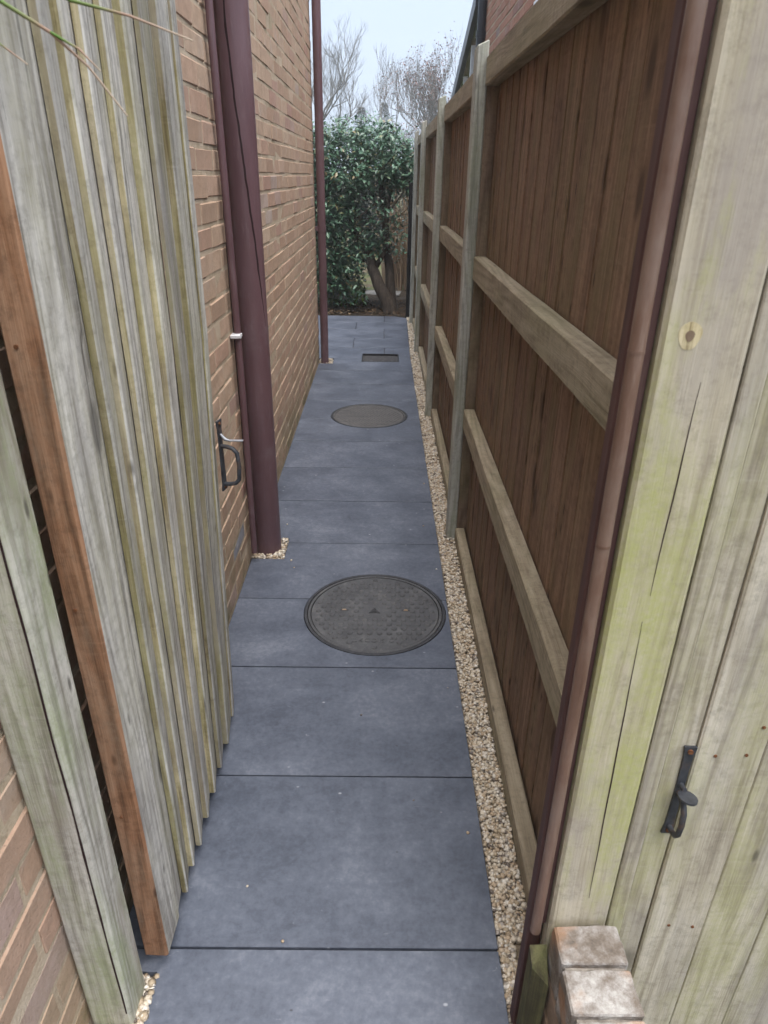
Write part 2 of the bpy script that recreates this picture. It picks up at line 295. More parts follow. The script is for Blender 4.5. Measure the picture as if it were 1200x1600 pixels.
# ------------------------------------------------------------------ mesh helpers
ORG = {}
class MB:
    def __init__(s): s.v = []; s.f = []; s.mi = []; s.smooth = []
    def add(s, vs, fs, mi=0, sm=False):
        o = len(s.v); s.v += [tuple(p) for p in vs]
        for f in fs: s.f.append(tuple(o + i for i in f)); s.mi.append(mi); s.smooth.append(sm)
    def box(s, x0, x1, y0, y1, z0, z1, c=0.0, mi=0, jit=0.0):
        if c <= 0:
            vs = [(x, y, z) for x in (x0, x1) for y in (y0, y1) for z in (z0, z1)]
            s.add(vs, [(0, 1, 3, 2), (4, 6, 7, 5), (0, 4, 5, 1), (2, 3, 7, 6), (0, 2, 6, 4), (1, 5, 7, 3)], mi); return
        lo = (x0, y0, z0); hi = (x1, y1, z1); vs = []; idx = {}
        for i in range(8):
            b = ((i >> 2) & 1, (i >> 1) & 1, i & 1)
            for ax in range(3):
                p = []
                for a in range(3):
                    e = hi[a] if b[a] else lo[a]
                    if a != ax: e += (-c if b[a] else c)
                    p.append(e + (random.uniform(-jit, jit) if jit else 0))
                idx[(i, ax)] = len(vs); vs.append(p)
        fs = []
        def I(bits, ax): return idx[((bits[0] << 2) | (bits[1] << 1) | bits[2], ax)]
        for ax in range(3):
            a, b = [q for q in range(3) if q != ax]
            for side in (0, 1):
                q = []
                for (u, v) in ((0, 0), (1, 0), (1, 1), (0, 1)):
                    bb = [0, 0, 0]; bb[ax] = side; bb[a] = u; bb[b] = v; q.append(I(bb, ax))
                fs.append(tuple(q))
        for ax in range(3):     # edges parallel to ax
            a, b = [q for q in range(3) if q != ax]
            for u in (0, 1):
                for v in (0, 1):
                    b0 = [0, 0, 0]; b0[a] = u; b0[b] = v; b1 = list(b0); b1[ax] = 1
                    fs.append((I(b0, a), I(b1, a), I(b1, b), I(b0, b)))
        for i in range(8): fs.append((idx[(i, 0)], idx[(i, 1)], idx[(i, 2)]))
        s.add(vs, fs, mi)
    def tube(s, pts, rad, n=8, caps=True, mi=0, sm=True):
        pts = [Vector(p) for p in pts]
        if not hasattr(rad, '__len__'): rad = [rad] * len(pts)
        rings = []; prev = None
        for i, p in enumerate(pts):
            t = (pts[min(i + 1, len(pts) - 1)] - pts[max(i - 1, 0)])
            if t.length < 1e-9: t = Vector((0, 0, 1))
            t.normalize()
            if prev is None:
                a = Vector((1, 0, 0)) if abs(t.x) < .8 else Vector((0, 1, 0))
                u = t.cross(a).normalized()
            else:
                u = (prev - t * prev.dot(t))
                u = u.normalized() if u.length > 1e-6 else t.orthogonal().normalized()
            prev = u; v = t.cross(u)
            rings.append([p + (u * math.cos(2 * math.pi * k / n) + v * math.sin(2 * math.pi * k / n)) * rad[i] for k in range(n)])
        vs = [q for r in rings for q in r]; fs = []
        for i in range(len(pts) - 1):
            for k in range(n):
                a = i * n + k; b = i * n + (k + 1) % n
                fs.append((a, b, b + n, a + n))
        s.add(vs, fs, mi, sm)
        if caps:
            s.add(rings[0], [tuple(range(n))[::-1]], mi); s.add(rings[-1], [tuple(range(n))], mi)
    def prism(s, poly, z0, z1, mi=0, c=0.0):
        """poly: list of (x,y) counter-clockwise"""
        n = len(poly)
        if c:
            ins = inset(poly, c)
            vs = [(x, y, z0) for x, y in poly] + [(x, y, z1 - c) for x, y in poly] + [(x, y, z1) for x, y in ins]
            fs = [tuple(range(n))[::-1], tuple(range(2 * n, 3 * n))]
            for i in range(n):
                j = (i + 1) % n; fs.append((i, j, n + j, n + i)); fs.append((n + i, n + j, 2 * n + j, 2 * n + i))
        else:
            vs = [(x, y, z0) for x, y in poly] + [(x, y, z1) for x, y in poly]
            fs = [tuple(range(n))[::-1], tuple(range(n, 2 * n))] + [(i, (i + 1) % n, n + (i + 1) % n, n + i) for i in range(n)]
        s.add(vs, fs, mi)
    def mesh(s, name, mats, org=(0, 0, 0)):
        me = bpy.data.meshes.new(name); o = Vector(org)
        me.from_pydata([tuple(Vector(p) - o) for p in s.v], [], s.f); me.update()
        for m in mats: me.materials.append(m)
        me.polygons.foreach_set('material_index', s.mi); me.polygons.foreach_set('use_smooth', s.smooth)
        bm = bmesh.new(); bm.from_mesh(me); bmesh.ops.recalc_face_normals(bm, faces=bm.faces); bm.to_mesh(me); bm.free()
        return me
def inset(poly, c):
    n = len(poly); out = []
    for i in range(n):
        p = Vector(poly[i]); a = (p - Vector(poly[i - 1])).normalized(); b = (Vector(poly[(i + 1) % n]) - p).normalized()
        na = Vector((-a.y, a.x)); nb = Vector((-b.y, b.x)); m = (na + nb)
        m = m.normalized() if m.length > 1e-6 else na
        d = max(.35, m.dot(na)); q = p + m * (c / d); out.append((q.x, q.y))
    return out
def mats_of(m): return [M[x] for x in ([m] if isinstance(m, str) else m)]
def tagp(o, label=None, cat=None, group=None, kind=None):
    if label: o['label'] = label
    if cat: o['category'] = cat
    if group: o['group'] = group
    if kind: o['kind'] = kind
    return o
def empty(name, loc, label=None, cat=None, group=None, kind=None):
    o = bpy.data.objects.new(name, None); col.objects.link(o); o.location = loc; ORG[o.name] = Vector(loc)
    o.empty_display_size = .1
    return tagp(o, label, cat, group, kind)
def build(name, mb, mat, parent=None, org=None, **tags):
    """world-space verts -> object; a child keeps its origin at its parent's"""
    if parent is not None: org = ORG[parent.name]
    elif org is None: org = (0, 0, 0)
    o = bpy.data.objects.new(name, mb.mesh(name, mats_of(mat), org)); col.objects.link(o); ORG[o.name] = Vector(org)
    if parent is not None: o.parent = parent
    else: o.location = org
    return tagp(o, **tags)
def place(name, me, pos, parent, rot=None):
    """an object that shares mesh data, at a world position under a parent"""
    o = bpy.data.objects.new(name, me); col.objects.link(o)
    if parent is not None: o.parent = parent; o.location = Vector(pos) - ORG[parent.name]
    else: o.location = pos
    if rot: o.rotation_euler = rot
    ORG[o.name] = Vector(pos)
    return o
CT = CM.transposed()
def px(p):
    q = CT @ (Vector(p) - Vector((0, 0, CAM_H)))
    if q.z > -.05: return None
    return 600 + 1067 * q.x / -q.z, 800 - 1067 * q.y / -q.z
def U(a, b): return random.uniform(a, b)

# ================================================================== SETTING
WALL_X = -.556; EDGE_X = .268
# ground sheet
mb = MB(); mb.add([(-900, -900, -.06), (900, -900, -.06), (900, 900, -.06), (-900, 900, -.06)], [(0, 1, 2, 3)])
build('ground', mb, 'ground', kind='structure')
# soil at the far end of the path
mb = MB()
N = 26; vs = []
for i in range(N + 1):
    for j in range(N + 1):
        x = -2.2 + 4.4 * i / N; y = 8.36 + 2.4 * j / N
        e = min(1, j / 4) * min(1, (N - j) / 5)
        vs.append((x, y, -.045 + .05 * e + .03 * e * mnoise.noise((x * 3, y * 3, 0))))
mb.add(vs, [(a * (N + 1) + b, (a + 1) * (N + 1) + b, (a + 1) * (N + 1) + b + 1, a * (N + 1) + b + 1) for a in range(N) for b in range(N)], 0, True)
build('soil_bed', mb, 'soil', kind='structure')

# path: bedding + individual paving slabs
path = empty('path', (0, 0, -.03), kind='structure')
mb = MB(); mb.box(-.552, EDGE_X - .012, -.4, 6.12, -.058, -.016); mb.box(-2.4, EDGE_X - .012, 6.121, 8.33, -.058, -.0165)
build('bedding', mb, 'joint_bed', path)
JY = [-.03, .438, .908, 1.381, 1.85, 2.267, 2.722, 3.171, 3.615, 4.056, 4.493, 4.92, 5.368, 5.789, 6.225, 6.664, 7.09, 7.56, 7.95, 8.335]
G = .0026
HOLES = [(-.013, 2.185, .272), (-.079, 4.572, .267)]
def rect_minus_circle(x0, x1, y0, y1, h):
    """a slab outline with the part of a round hole that crosses its near or far edge cut away"""
    cx, cy, r = h; n = 44
    near = cy - r < y0
    ye = y0 if near else y1
    hw = math.sqrt(r * r - (ye - cy) ** 2); aR = math.atan2(ye - cy, hw)
    if near: a0, a1 = math.pi - aR, aR                     # left to right over the top
    else: a0, a1 = aR, math.pi - aR - 2 * math.pi          # right to left under the bottom
    arc = [(cx + r * math.cos(a0 + (a1 - a0) * i / n), cy + r * math.sin(a0 + (a1 - a0) * i / n)) for i in range(n + 1)]
    return [(x0, y0)] + arc + [(x1, y0), (x1, y1), (x0, y1)] if near else [(x0, y0), (x1, y0), (x1, y1)] + arc + [(x0, y1)]
def slab(poly, c=.0012):
    xs = [p[0] for p in poly]; ys = [p[1] for p in poly]
    m = MB(); m.prism(poly, -.020, U(-.0006, .0006), 0, c)
    cx, cy = (min(xs) + max(xs)) / 2, (min(ys) + max(ys)) / 2
    me = m.mesh('paving_slab', mats_of('paving'), (cx, cy, 0))
    return place('paving_slab', me, (cx, cy, 0), path)
TR = (-.178, .160, 6.100, 6.412)   # recessed tray opening
for i in range(len(JY) - 1):
    y0, y1 = JY[i] + G, JY[i + 1] - G
    if i <= 1:
        yb = .858
        if i == 0: slab([(-.444, y0), (EDGE_X, y0), (EDGE_X, y1), (-.444, y1)])
        else: slab([(-.444, y0), (EDGE_X, y0), (EDGE_X, y1), (-.55, y1), (-.55, yb), (-.455, yb)])
        continue
    if y1 < 5.8:
        h = next((h for h in HOLES if h[1] - h[2] < y1 and h[1] + h[2] > y0), None)
        xl = -.553
        if JY[i + 1] == 2.722:      # slab 2.267-2.722 : also cut round the soil pipe's gravel
            poly = rect_minus_circle(xl, EDGE_X, y0, y1, h)
            poly = [p for p in poly if p != (xl, y1)] + [(-.412, y1), (-.412, 2.575), (xl, 2.575)]
            slab(poly)
        elif JY[i] == 2.722:
            slab([(-.412, y0), (EDGE_X, y0), (EDGE_X, y1), (xl, y1), (xl, 2.760), (-.412, 2.760)])
        elif h: slab(rect_minus_circle(xl, EDGE_X, y0, y1, h))
        else: slab([(xl, y0), (EDGE_X, y0), (EDGE_X, y1), (xl, y1)])
    elif i == 13:   # 5.789-6.225, tray bites its far edge, pipe gravel at left
        slab([(-.553, y0), (EDGE_X, y0), (EDGE_X, y1), (TR[1], y1), (TR[1], TR[2]), (TR[0], TR[2]), (TR[0], y1), (-.43, y1), (-.43, 6.02), (-.553, 6.02)])
    elif i == 14:
        slab([(-1.5, y0), (TR[0], y0), (TR[0], TR[3]), (.03 - G, TR[3]), (.03 - G, y1), (-1.5, y1)])
        slab([(.03 + G, TR[3]), (TR[1], TR[3]), (TR[1], y0), (EDGE_X, y0), (EDGE_X, y1), (.03 + G, y1)])
    else:
        xj = {15: -.276, 16: .026, 17: -.282, 18: .03}[i]
        xe = EDGE_X + .012 * (i - 14) * .5
        if i == 18:
            slab([(-1.2, y0), (xj - G, y0), (xj - G, y1), (-1.2, y1)]); slab([(xj + G, y0), (xe, y0), (xe, y1 - .10), (xj + .12, y1), (xj + G, y1)])
        else:
            slab([(xj - .95, y0), (xj - G, y0), (xj - G, y1), (xj - .95, y1)]); slab([(xj + G, y0), (xe, y0), (xe, y1), (xj + G, y1)])

# ------------------------------------------------------------------ brick houses
def brick_variants(n, L, D, Hh, mat, jit=.0015):
    out = []
    for q in range(n):
        m = MB(); m.box(-D / 2, D / 2, -L / 2, L / 2, -Hh / 2, Hh / 2, U(.0025, .005), 0, jit); out.append(m.mesh('brick', mats_of(mat)))
    return out
def hidden_by_gate(y, z):
    t = .43 / .556; yy = y * t
    return .84 < yy < 1.64
def brick_wall(root, face_x, sgn, y0, y1, z0, z1, mat, n_parts, skip=lambda y, z: False, grey=(), proud=.007):
    """stretcher-bond skin whose faces look along sgn*X; nearest/largest bricks become parts, the rest one mass"""
    L, Hh, D, J = .215, .065, .05, .010
    variants = brick_variants(7, L, D, Hh, mat); half = {}
    cells = []; nrow = int((z1 - z0) / .075)
    for r in range(nrow):
        z = z0 + .0375 + r * .075; off = 0 if r % 2 else .1125
        y = y0 + off
        row = []
        if off: row.append((y0 + .0513, .1025))
        while y + .2 <= y1 + .02: row.append((y + L / 2, L)); y += .225
        if y1 - y > .06: row.append((y + (y1 - y) / 2 - .002, y1 - y - .004))
        for yc, ln in row:
            p = px((face_x, yc, z)); a = 0
            if p and -40 < p[0] < 1240 and -30 < p[1] < 1630 and not skip(yc, z):
                q0 = px((face_x, yc - ln / 2, z - Hh / 2)); q1 = px((face_x, yc + ln / 2, z + Hh / 2)); q2 = px((face_x, yc - ln / 2, z + Hh / 2))
                if q0 and q1 and q2: a = abs((q2[0] - q0[0]) * (q1[1] - q2[1]) - (q2[1] - q0[1]) * (q1[0] - q2[0]))
            cells.append([a, yc, z, ln])
    cells.sort(key=lambda c: -c[0]); mass = MB()
    for i, (a, yc, z, ln) in enumerate(cells):
        cx = face_x - sgn * (D / 2 + U(-.0018, .0018)); zz = z + U(-.0015, .0015); yy = yc + U(-.002, .002)
        tilt = (U(-.006, .006), 0, U(-.008, .008))
        if a > 12 and i < n_parts:
            isg = any(abs(yc - g[0]) < .115 and abs(z - g[1]) < .038 for g in grey)
            if isg:
                m = MB(); m.box(-D / 2, D / 2, -ln / 2, ln / 2, -Hh / 2, Hh / 2, .004, 0, .0015); me = m.mesh('brick', mats_of('brick_grey'))
            elif abs(ln - L) < .003: me = random.choice(variants)
            else:
                kk = round(ln, 3)
                if kk not in half:
                    m = MB(); m.box(-D / 2, D / 2, -ln / 2, ln / 2, -Hh / 2, Hh / 2, .004, 0, .0015); half[kk] = m.mesh('brick', mats_of(mat))
                me = half[kk]
            place('brick', me, (cx, yy, zz), root, tilt)
        else:
            mass.box(cx - D / 2, cx + D / 2, yy - ln / 2, yy + ln / 2, zz - Hh / 2, zz + Hh / 2, .004, 0, .001)
    if mass.v: build('brickwork', mass, mat, root, kind='stuff')
house = empty('brick_house', (-2.6, 2.8, 0), 'buff brick house wall running down the left side of the paved path', 'house')
mb = MB(); mb.box(-4.6, WALL_X - .0022, -1.0, 6.118, -.05, 2.925)
build('wall', mb, 'mortar', house)
brick_wall(house, WALL_X, 1, -.98, 6.12, .0, 2.92, 'brick', 295, hidden_by_gate, grey=((2.46, .19), (4.25, .11), (5.7, .19), (3.9, .49)))
mb = MB()
mb.add([(-.80, -1.2, 2.93), (-4.75, -1.2, 2.93), (-2.6, -1.2, 4.0), (-.80, 6.3, 2.93), (-4.75, 6.3, 2.93), (-2.6, 6.3, 4.0)], [(0, 1, 2), (3, 5, 4), (0, 2, 5, 3), (1, 4, 5, 2), (0, 3, 4, 1)])
build('roof', mb, 'roof_tile', house)

nb = empty('brick_house', (2.4, 6.4, 0), 'red brick house rising above the fence on the right', 'house')
mb = MB(); mb.box(1.003, 4.2, 4.3, 8.35, -.05, 3.30)
build('wall', mb, 'mortar', nb)
brick_wall(nb, 1.0, -1, 4.3, 8.352, .0, 3.30, 'brick_red', 90, lambda y, z: z < 1.5 + .55 * (y / 5.0) or (y < 5.45 and 2.4 < z))
win = MB(); win.box(.955, .999, 4.4, 5.40, 2.46, 2.52, .004); 
wo_ = build('window', win, 'upvc_white', nb)
m = MB(); m.box(.972, .998, 4.45, 4.52, 2.521, 3.2); m.box(.972, .998, 5.28, 5.35, 2.521, 3.2); m.box(.972, .998, 4.521, 5.279, 3.13, 3.2)
build('frame', m, 'upvc_white', wo_)
m = MB(); m.box(.985, .997, 4.521, 5.279, 2.521, 3.129); build('pane', m, 'glass', wo_)
mb = MB(); mb.add([(1.15, 4.2, 3.31), (4.3, 4.2, 3.31), (2.8, 4.2, 3.9), (1.15, 8.4, 3.31), (4.3, 8.4, 3.31), (2.8, 8.4, 3.9)], [(0, 1, 2), (3, 5, 4), (0, 2, 5, 3), (1, 4, 5, 2), (0, 3, 4, 1)])
build('roof', mb, 'roof_tile', nb)
# dark downpipe at its corner
dp = empty('downpipe', (.955, 8.22, 0), 'dark grey downpipe at the corner of the red brick house behind the fence', 'pipe')
m = MB(); m.tube([(.955, 8.22, 0), (.955, 8.22, 3.28)], .042, 16); build('pipe', m, 'pipe_dark', dp)
for z in (1.0, 2.75):
    m = MB(); m.tube([(.955, 8.22, z), (.955, 8.22, z + .06)], .049, 16); m.box(.985, .999, 8.18, 8.26, z + .01, z + .05); build('bracket', m, 'pipe_dark', dp)
# lean-to conservatory behind it
ct = empty('lean_to', (1.9, 9.6, 0), 'lean-to conservatory with sloping roof behind the red brick house', 'conservatory')
def slope_z(y): return 3.20 - (y - 8.35) * .305
m = MB(); y0_, y1_ = 8.36, 11.2
for (xa, xb, dz) in ((.90, .955, 0),):
    m.add([(xa, y0_, slope_z(y0_) - .16), (xb, y0_, slope_z(y0_) - .16), (xb, y0_, slope_z(y0_)), (xa, y0_, slope_z(y0_)),
           (xa, y1_, slope_z(y1_) - .16), (xb, y1_, slope_z(y1_) - .16), (xb, y1_, slope_z(y1_)), (xa, y1_, slope_z(y1_))],
          [(0, 1, 2, 3), (4, 7, 6, 5), (0, 4, 5, 1), (1, 5, 6, 2), (2, 6, 7, 3), (3, 7, 4, 0)])
build('bargeboard', m, 'pipe_dark', ct)
m = MB(); m.add([(.957, y0_, slope_z(y0_) - .05), (3.2, y0_, slope_z(y0_) - .05), (3.2, y1_, slope_z(y1_) - .05), (.957, y1_, slope_z(y1_) - .05),
                 (.957, y0_, slope_z(y0_) - .02), (3.2, y0_, slope_z(y0_) - .02), (3.2, y1_, slope_z(y1_) - .02), (.957, y1_, slope_z(y1_) - .02)],
                [(3, 2, 1, 0), (4, 5, 6, 7), (0, 1, 5, 4), (1, 2, 6, 5), (2, 3, 7, 6), (3, 0, 4, 7)])
build('roof_pane', m, 'glass', ct)
for j, ya in enumerate((8.36, 9.05, 9.75, 10.45, 11.14)):
    m = MB(); m.box(.96, 1.01, ya, ya + .05, 0, slope_z(ya + .05) - .162); build('post', m, 'upvc_white', ct)
m = MB(); m.box(.96, 1.01, 8.411, 11.139, 1.9, 1.95); build('transom', m, 'upvc_white', ct)
m = MB(); m.box(.975, .99, 8.411, 11.139, .6, 1.899); build('pane', m, 'glass', ct)
m = MB(); m.box(.955, 1.015, 8.411, 11.139, 0, .599); build('dwarf_wall', m, 'brick_red', ct)

# ------------------------------------------------------------------ fence
FX = .315                                       # path face of the posts
POST_Y = [2.79, 4.58, 6.52, 7.95]
fence = empty('boarded_fence', (.38, 4.5, 0), 'tall brown close-boarded timber fence with grey posts along the right of the path', 'fence')
for y in POST_Y:
    m = MB(); m.box(FX, FX + .041, y, y + .085, -.05, 1.905, .004, 0, .001)
    # weathered pointed cap: slope the top back
    for i, v in enumerate(m.v):
        if v[2] > 1.8: m.v[i] = (v[0], v[1], v[2] + .018 * ((v[0] - FX) / .041))
    build('post', m, 'fence_post', fence)
    m = MB(); m.box(FX + .042, FX + .086, y + .003, y + .082, -.05, 1.86, .003); build('batten', m, 'fence_batten', fence)
bays = [(.93, POST_Y[0] - .002)] + [(POST_Y[i] + .087, POST_Y[i + 1] - .002) for i in range(3)]
RAILS = [(1.142, 1.228, .352, .396), (.532, .618, .352, .396), (1.786, 1.872, .350, .396)]
for bi, (a, b) in enumerate(bays):
    for (z0, z1, x0, x1) in RAILS:
        m = MB(); n = 12
        vs = []; 
        for i in range(n + 1):
            y = a + (b - a) * i / n; d = .003 * mnoise.noise((y * 2.1, z0 * 7, bi)); e = .003 * mnoise.noise((y * 1.7, z0 * 9 + 5, bi))
            cc = .004
            x0j, x1j, z0j, z1j = x0 + d, x1, z0 + e, z1 + e + .002 * mnoise.noise((y * 6, z0, bi))
            vs += [(x0j + cc, y, z0j), (x0j, y, z0j + cc), (x0j, y, z1j - cc), (x0j + cc, y, z1j), (x1j, y, z1j), (x1j, y, z0j)]
        fs = []
        for i in range(n):
            for q in range(6): fs.append((i * 6 + q, i * 6 + (q + 1) % 6, i * 6 + 6 + (q + 1) % 6, i * 6 + 6 + q))
        fs += [tuple(range(6)), tuple(range(n * 6, n * 6 + 6))]
        m.add(vs, fs); build('rail', m, 'fence_rail', fence)
    # bottom rail on the gravel
    m = MB(); m.box(.350, .392, a, b, -.03, .052, .004, 0, .0015); build('kickboard', m, 'fence_rail', fence)
    # feather-edge boards behind the rails
    y = a - .06 if bi == 0 else a - .085
    while y < b + .01:
        wd = U(.108, .138); t0 = .012; t1 = .005
        m = MB(); z0 = -.05 + U(-.004, .004); z1 = 1.865 + U(-.006, .004); xo = .3975 + U(0, .0015); ov = .012
        # thin edge tucked behind the thick edge of the next board
        st_ = U(.0022, .0045); vs = [(xo + .0, y, z0), (xo + .012, y, z0), (xo + .012, y + wd + ov, z0), (xo + st_, y + wd + ov, z0)]
        vs += [(p[0] + U(-.002, .002), p[1], z1) for p in vs[:4]]
        m.add(vs, [(0, 1, 2, 3), (4, 7, 6, 5), (0, 3, 7, 4), (1, 5, 6, 2), (0, 4, 5, 1), (2, 6, 7, 3)])
        yy = y + wd / 2
        me = m.mesh('board', mats_of('fence_board'), (xo, yy, 0)); place('board', me, (xo, yy, 0), fence)
        y += wd

# end post, neighbour's closed gate, low wall, brown strip and tube on the right
PY = .740
m = MB(); m.box(.300, .398, PY, PY + .09, 0, 2.0, .005, 0, .001)
ep = build('gate_post', m, 'post_pale', None, (.35, PY + .04, 0), label='pale weathered timber gate post streaked with yellow-green algae, beside the brown tube', cat='post')
for (xc, za, zb, lean, wmax, sd) in ((.352, .42, .98, -.012, .0009, 1), (.351, 1.02, 1.30, .004, .0007, 5)):
    m = MB(); vs = []; fs = []; n = 30
    for i in range(n):
        t = i / (n - 1); z = za + (zb - za) * t; x = xc + lean * (t - .5) + .0022 * mnoise.noise((z * 7, sd, 0)); wdt = wmax * math.sin(math.pi * (i + .5) / n) + .0001
        vs += [(x - wdt, PY - .0006, z), (x + wdt, PY - .0006, z), (x + wdt, PY + .003, z), (x - wdt, PY + .003, z)]
        if i: o = (i - 1) * 4; fs += [(o + q, o + (q + 1) % 4, o + 4 + (q + 1) % 4, o + 4 + q) for q in range(4)]
    m.add(vs, fs); build('split', m, 'crack_dark', ep)
m = MB(); m.box(.272, .2985, .762, .787, .0, 2.02, .003)
build('gate_stop', m, 'maroon_and_gap_shade', None, (.285, .785, 0), label='dark maroon painted timber strip behind the thin brown tube', cat='timber strip')
tb = empty('thin_pipe', (.2805, .743, .33), 'thin faded brown pipe running up the pale gate post on the right', 'pipe')
m = MB(); m.tube([(.2785 + .0012 * math.sin(z * 3), .744 + .001 * math.sin(z * 5), z) for z in [.325 + .08 * i for i in range(22)]], .0090, 16); build('tube', m, 'pipe_tan', tb)
for z in (1.33, 1.09):
    m = MB(); m.tube([(.2785 + .0012 * math.sin(z * 3), .744 + .001 * math.sin(z * 5), z), (.2785 + .0012 * math.sin(z * 3), .744 + .001 * math.sin(z * 5), z + .004)], .0094, 16); build('collar', m, 'pipe_tan', tb)
m = MB(); m.box(.2885, .2992, .7545, .7615, .33, 2.0, .001); build('gap_shade_strip', m, 'maroon_and_gap_shade', tb)  # dark strip added to stand for the shade between tube and post

ng = empty('closed_gate', (.74, PY + .03, 0), 'closed pale boarded timber gate with black latch at the right edge', 'gate')
bx = [(.4015, .428, .004), (.4295, .4705, .010), (.472, .570, .005), (.571, .671, .005), (.672, .772, .005), (.773, .872, .005)]
for (xa, xb, dy) in bx:
    m = MB(); m.box(xa, xb, PY + dy, PY + .032, -.03, 1.95, .0022, 0, .0008); build('board', m, 'gate_pale', ng)
m = MB(); m.box(.41, .87, PY + .033, PY + .07, 1.5, 1.6, .003); build('ledge', m, 'gate_pale', ng)
m = MB(); m.box(.41, .87, PY + .033, PY + .07, .3, .4, .003); build('ledge', m, 'gate_pale', ng)
def latch(parent, o, out, side, h=.21, thumb=True, grip=(.30, .98), e=1.0):
    """thumb latch: plate, D grip, thumb piece. o: bottom centre of the plate; out: outward unit vector; side: along the gate"""
    o, out, side = Vector(o), Vector(out), Vector(side); up = Vector((0, 0, 1))
    def P(s_, u_, d_): return o + side * s_ + up * u_ + out * d_
    m = MB(); n = 9; prof = []
    for i in range(n + 1):
        t = i / n; wdt = (.0105 - .002 * math.sin(math.pi * t) + (.003 if i in (0, n) else 0)) * (1 if e == 1 else .72); prof.append((wdt, h * t))
    vs = []
    for wdt, u in prof: vs += [P(-wdt, u, 0), P(wdt, u, 0), P(wdt, u, .004), P(-wdt, u, .004)]
    fs = [(0, 1, 2, 3), tuple(range(n * 4, n * 4 + 4))]
    for i in range(n): fs += [(i * 4 + q, i * 4 + (q + 1) % 4, i * 4 + 4 + (q + 1) % 4, i * 4 + 4 + q) for q in range(4)]
    m.add(vs, fs); pl = build('latch_plate', m, 'iron', parent)
    g0, g1 = h * (1 - grip[1]) + .012, h * (1 - grip[0])
    pts = [P(0, g0, .002), P(0, g0 + .001, .018 * e), P(0, g0 + .005, .034 * e), P(0, g0 + .016, .044 * e), P(0, (g0 + g1) / 2, .047 * e), P(0, g1 - .016, .044 * e), P(0, g1 - .005, .034 * e), P(0, g1 - .001, .018 * e), P(0, g1, .002)]
    m = MB(); m.tube(pts, .0055 if e == 1 else .0046, 10); build('grip', m, 'iron', pl)
    for u in (.008, h - .008):
        m = MB(); m.tube([P(0, u, .003), P(0, u, .0062)], .0042, 10); build('screw', m, 'rust', pl)
    if thumb:
        m = MB(); c0 = P(0, g1 + .016, .003)
        m.tube([c0, c0 + out * .014 + up * .002], .004, 8)
        q = c0 + out * .026; n = 14
        ring = [q + (side * math.cos(2 * math.pi * k / n) * .0135 + out * math.sin(2 * math.pi * k / n) * .017) for k in range(n)]
        m.add([r - up * .002 + up * .004 * ((r - q).dot(out) / .017) for r in ring] + [r + up * .002 + up * .004 * ((r - q).dot(out) / .017) for r in ring],
              [tuple(range(n))[::-1], tuple(range(n, 2 * n))] + [(i, (i + 1) % n, n + (i + 1) % n, n + i) for i in range(n)])
        build('thumb_piece', m, 'iron', pl)
    return pl
latch(ng, (.4615, PY + .0095, .572), (0, -1, 0), (.999, 0, -.03), .182, grip=(.50, .98), e=.72)
kx, kz = .3306, 1.3504; kn = None
for (rb, dy, mt) in ((.0125, .0003, 'gate_edge'), (.0050, .0006, 'fence_batten')):
    km = MB(); n = 24; c_o = [(kx + rb * (1 + .10 * math.sin(3 * t)) * math.cos(t), kz + rb * 1.2 * math.sin(t)) for t in [2 * math.pi * q / n for q in range(n)]]
    km.add([(x, PY - dy, z) for x, z in c_o] + [(x, PY + .002, z) for x, z in c_o], [tuple(range(n))] + [(q, (q + 1) % n, n + (q + 1) % n, n + q) for q in range(n)])
    kn = build('knot' if kn is None else 'knot_heart', km, mt, ep if kn is None else kn)

for (x, z) in ((.4995, .739), (.545, .741), (.557, .795), (.509, .343), (.551, .339)):
    m = MB(); m.tube([(x, PY + .0055, z), (x, PY + .0035, z)], .0028, 10); build('nail', m, 'rust', ng)

def rough_brick(x0, x1, y0, y1, z0, z1, seed):
    bm = bmesh.new(); bmesh.ops.create_cube(bm, size=1)
    bmesh.ops.bevel(bm, geom=list(bm.edges), offset=.03, segments=1, affect='EDGES')
    bmesh.ops.subdivide_edges(bm, edges=bm.edges, cuts=5, use_grid_fill=True)
    m = MB(); vs = []
    for v in bm.verts:
        p = Vector((x0 + (v.co.x + .5) * (x1 - x0), y0 + (v.co.y + .5) * (y1 - y0), z0 + (v.co.z + .5) * (z1 - z0)))
        q = Vector(v.co); q = q.normalized() if q.length else q
        n_ = mnoise.noise(p * 45 + Vector((seed * 3.7, 0, 0))) * .0022 + mnoise.noise(p * 130) * .0012
        chip = max(0, mnoise.noise(p * 28 + Vector((0, seed * 5.1, 2))) - .25) * .008 * (1 if sum(abs(c) > .44 for c in v.co) >= 2 else .2)
        vs.append(p + q * (n_ - chip))
    bm.verts.index_update(); m.add(vs, [[w_.index for w_ in f.verts] for f in bm.faces], 0, False); bm.free()
    return m
lw = empty('low_brick_wall', (.357, .35, 0), 'old low brick wall topped with whitish lime-stained bricks at the foot of the pale post', 'wall')
m = MB(); m.box(.308, .406, -.2, .732, -.03, .355); build('mortar_core', m, 'mortar_old', lw)
y = .728; i = 0
while y > .05:
    d = [.0635, .067, .062, .065][i % 4]
    m = rough_brick(.302 + U(-.002, .003), .412 + U(-.006, .004), y - d, y, .262, .369 + U(-.003, .002), i)
    build('brick', m, 'brick_limed', lw); y -= d + .008; i += 1
for r_ in range(3):
    z = .012 + r_ * .083
    y = .730 - (.11 if r_ % 2 else 0)
    if r_ % 2:
        m = MB(); m.box(.3025 + U(0, .002), .408, y + .008, .730, z, z + .073, .004, 0, .002); build('brick', m, 'brick_old', lw)
    while y > .1:
        m = MB(); m.box(.3025 + U(0, .002), .408, y - .205, y, z, z + .073, .004, 0, .002); build('brick', m, 'brick_old', lw); y -= .213
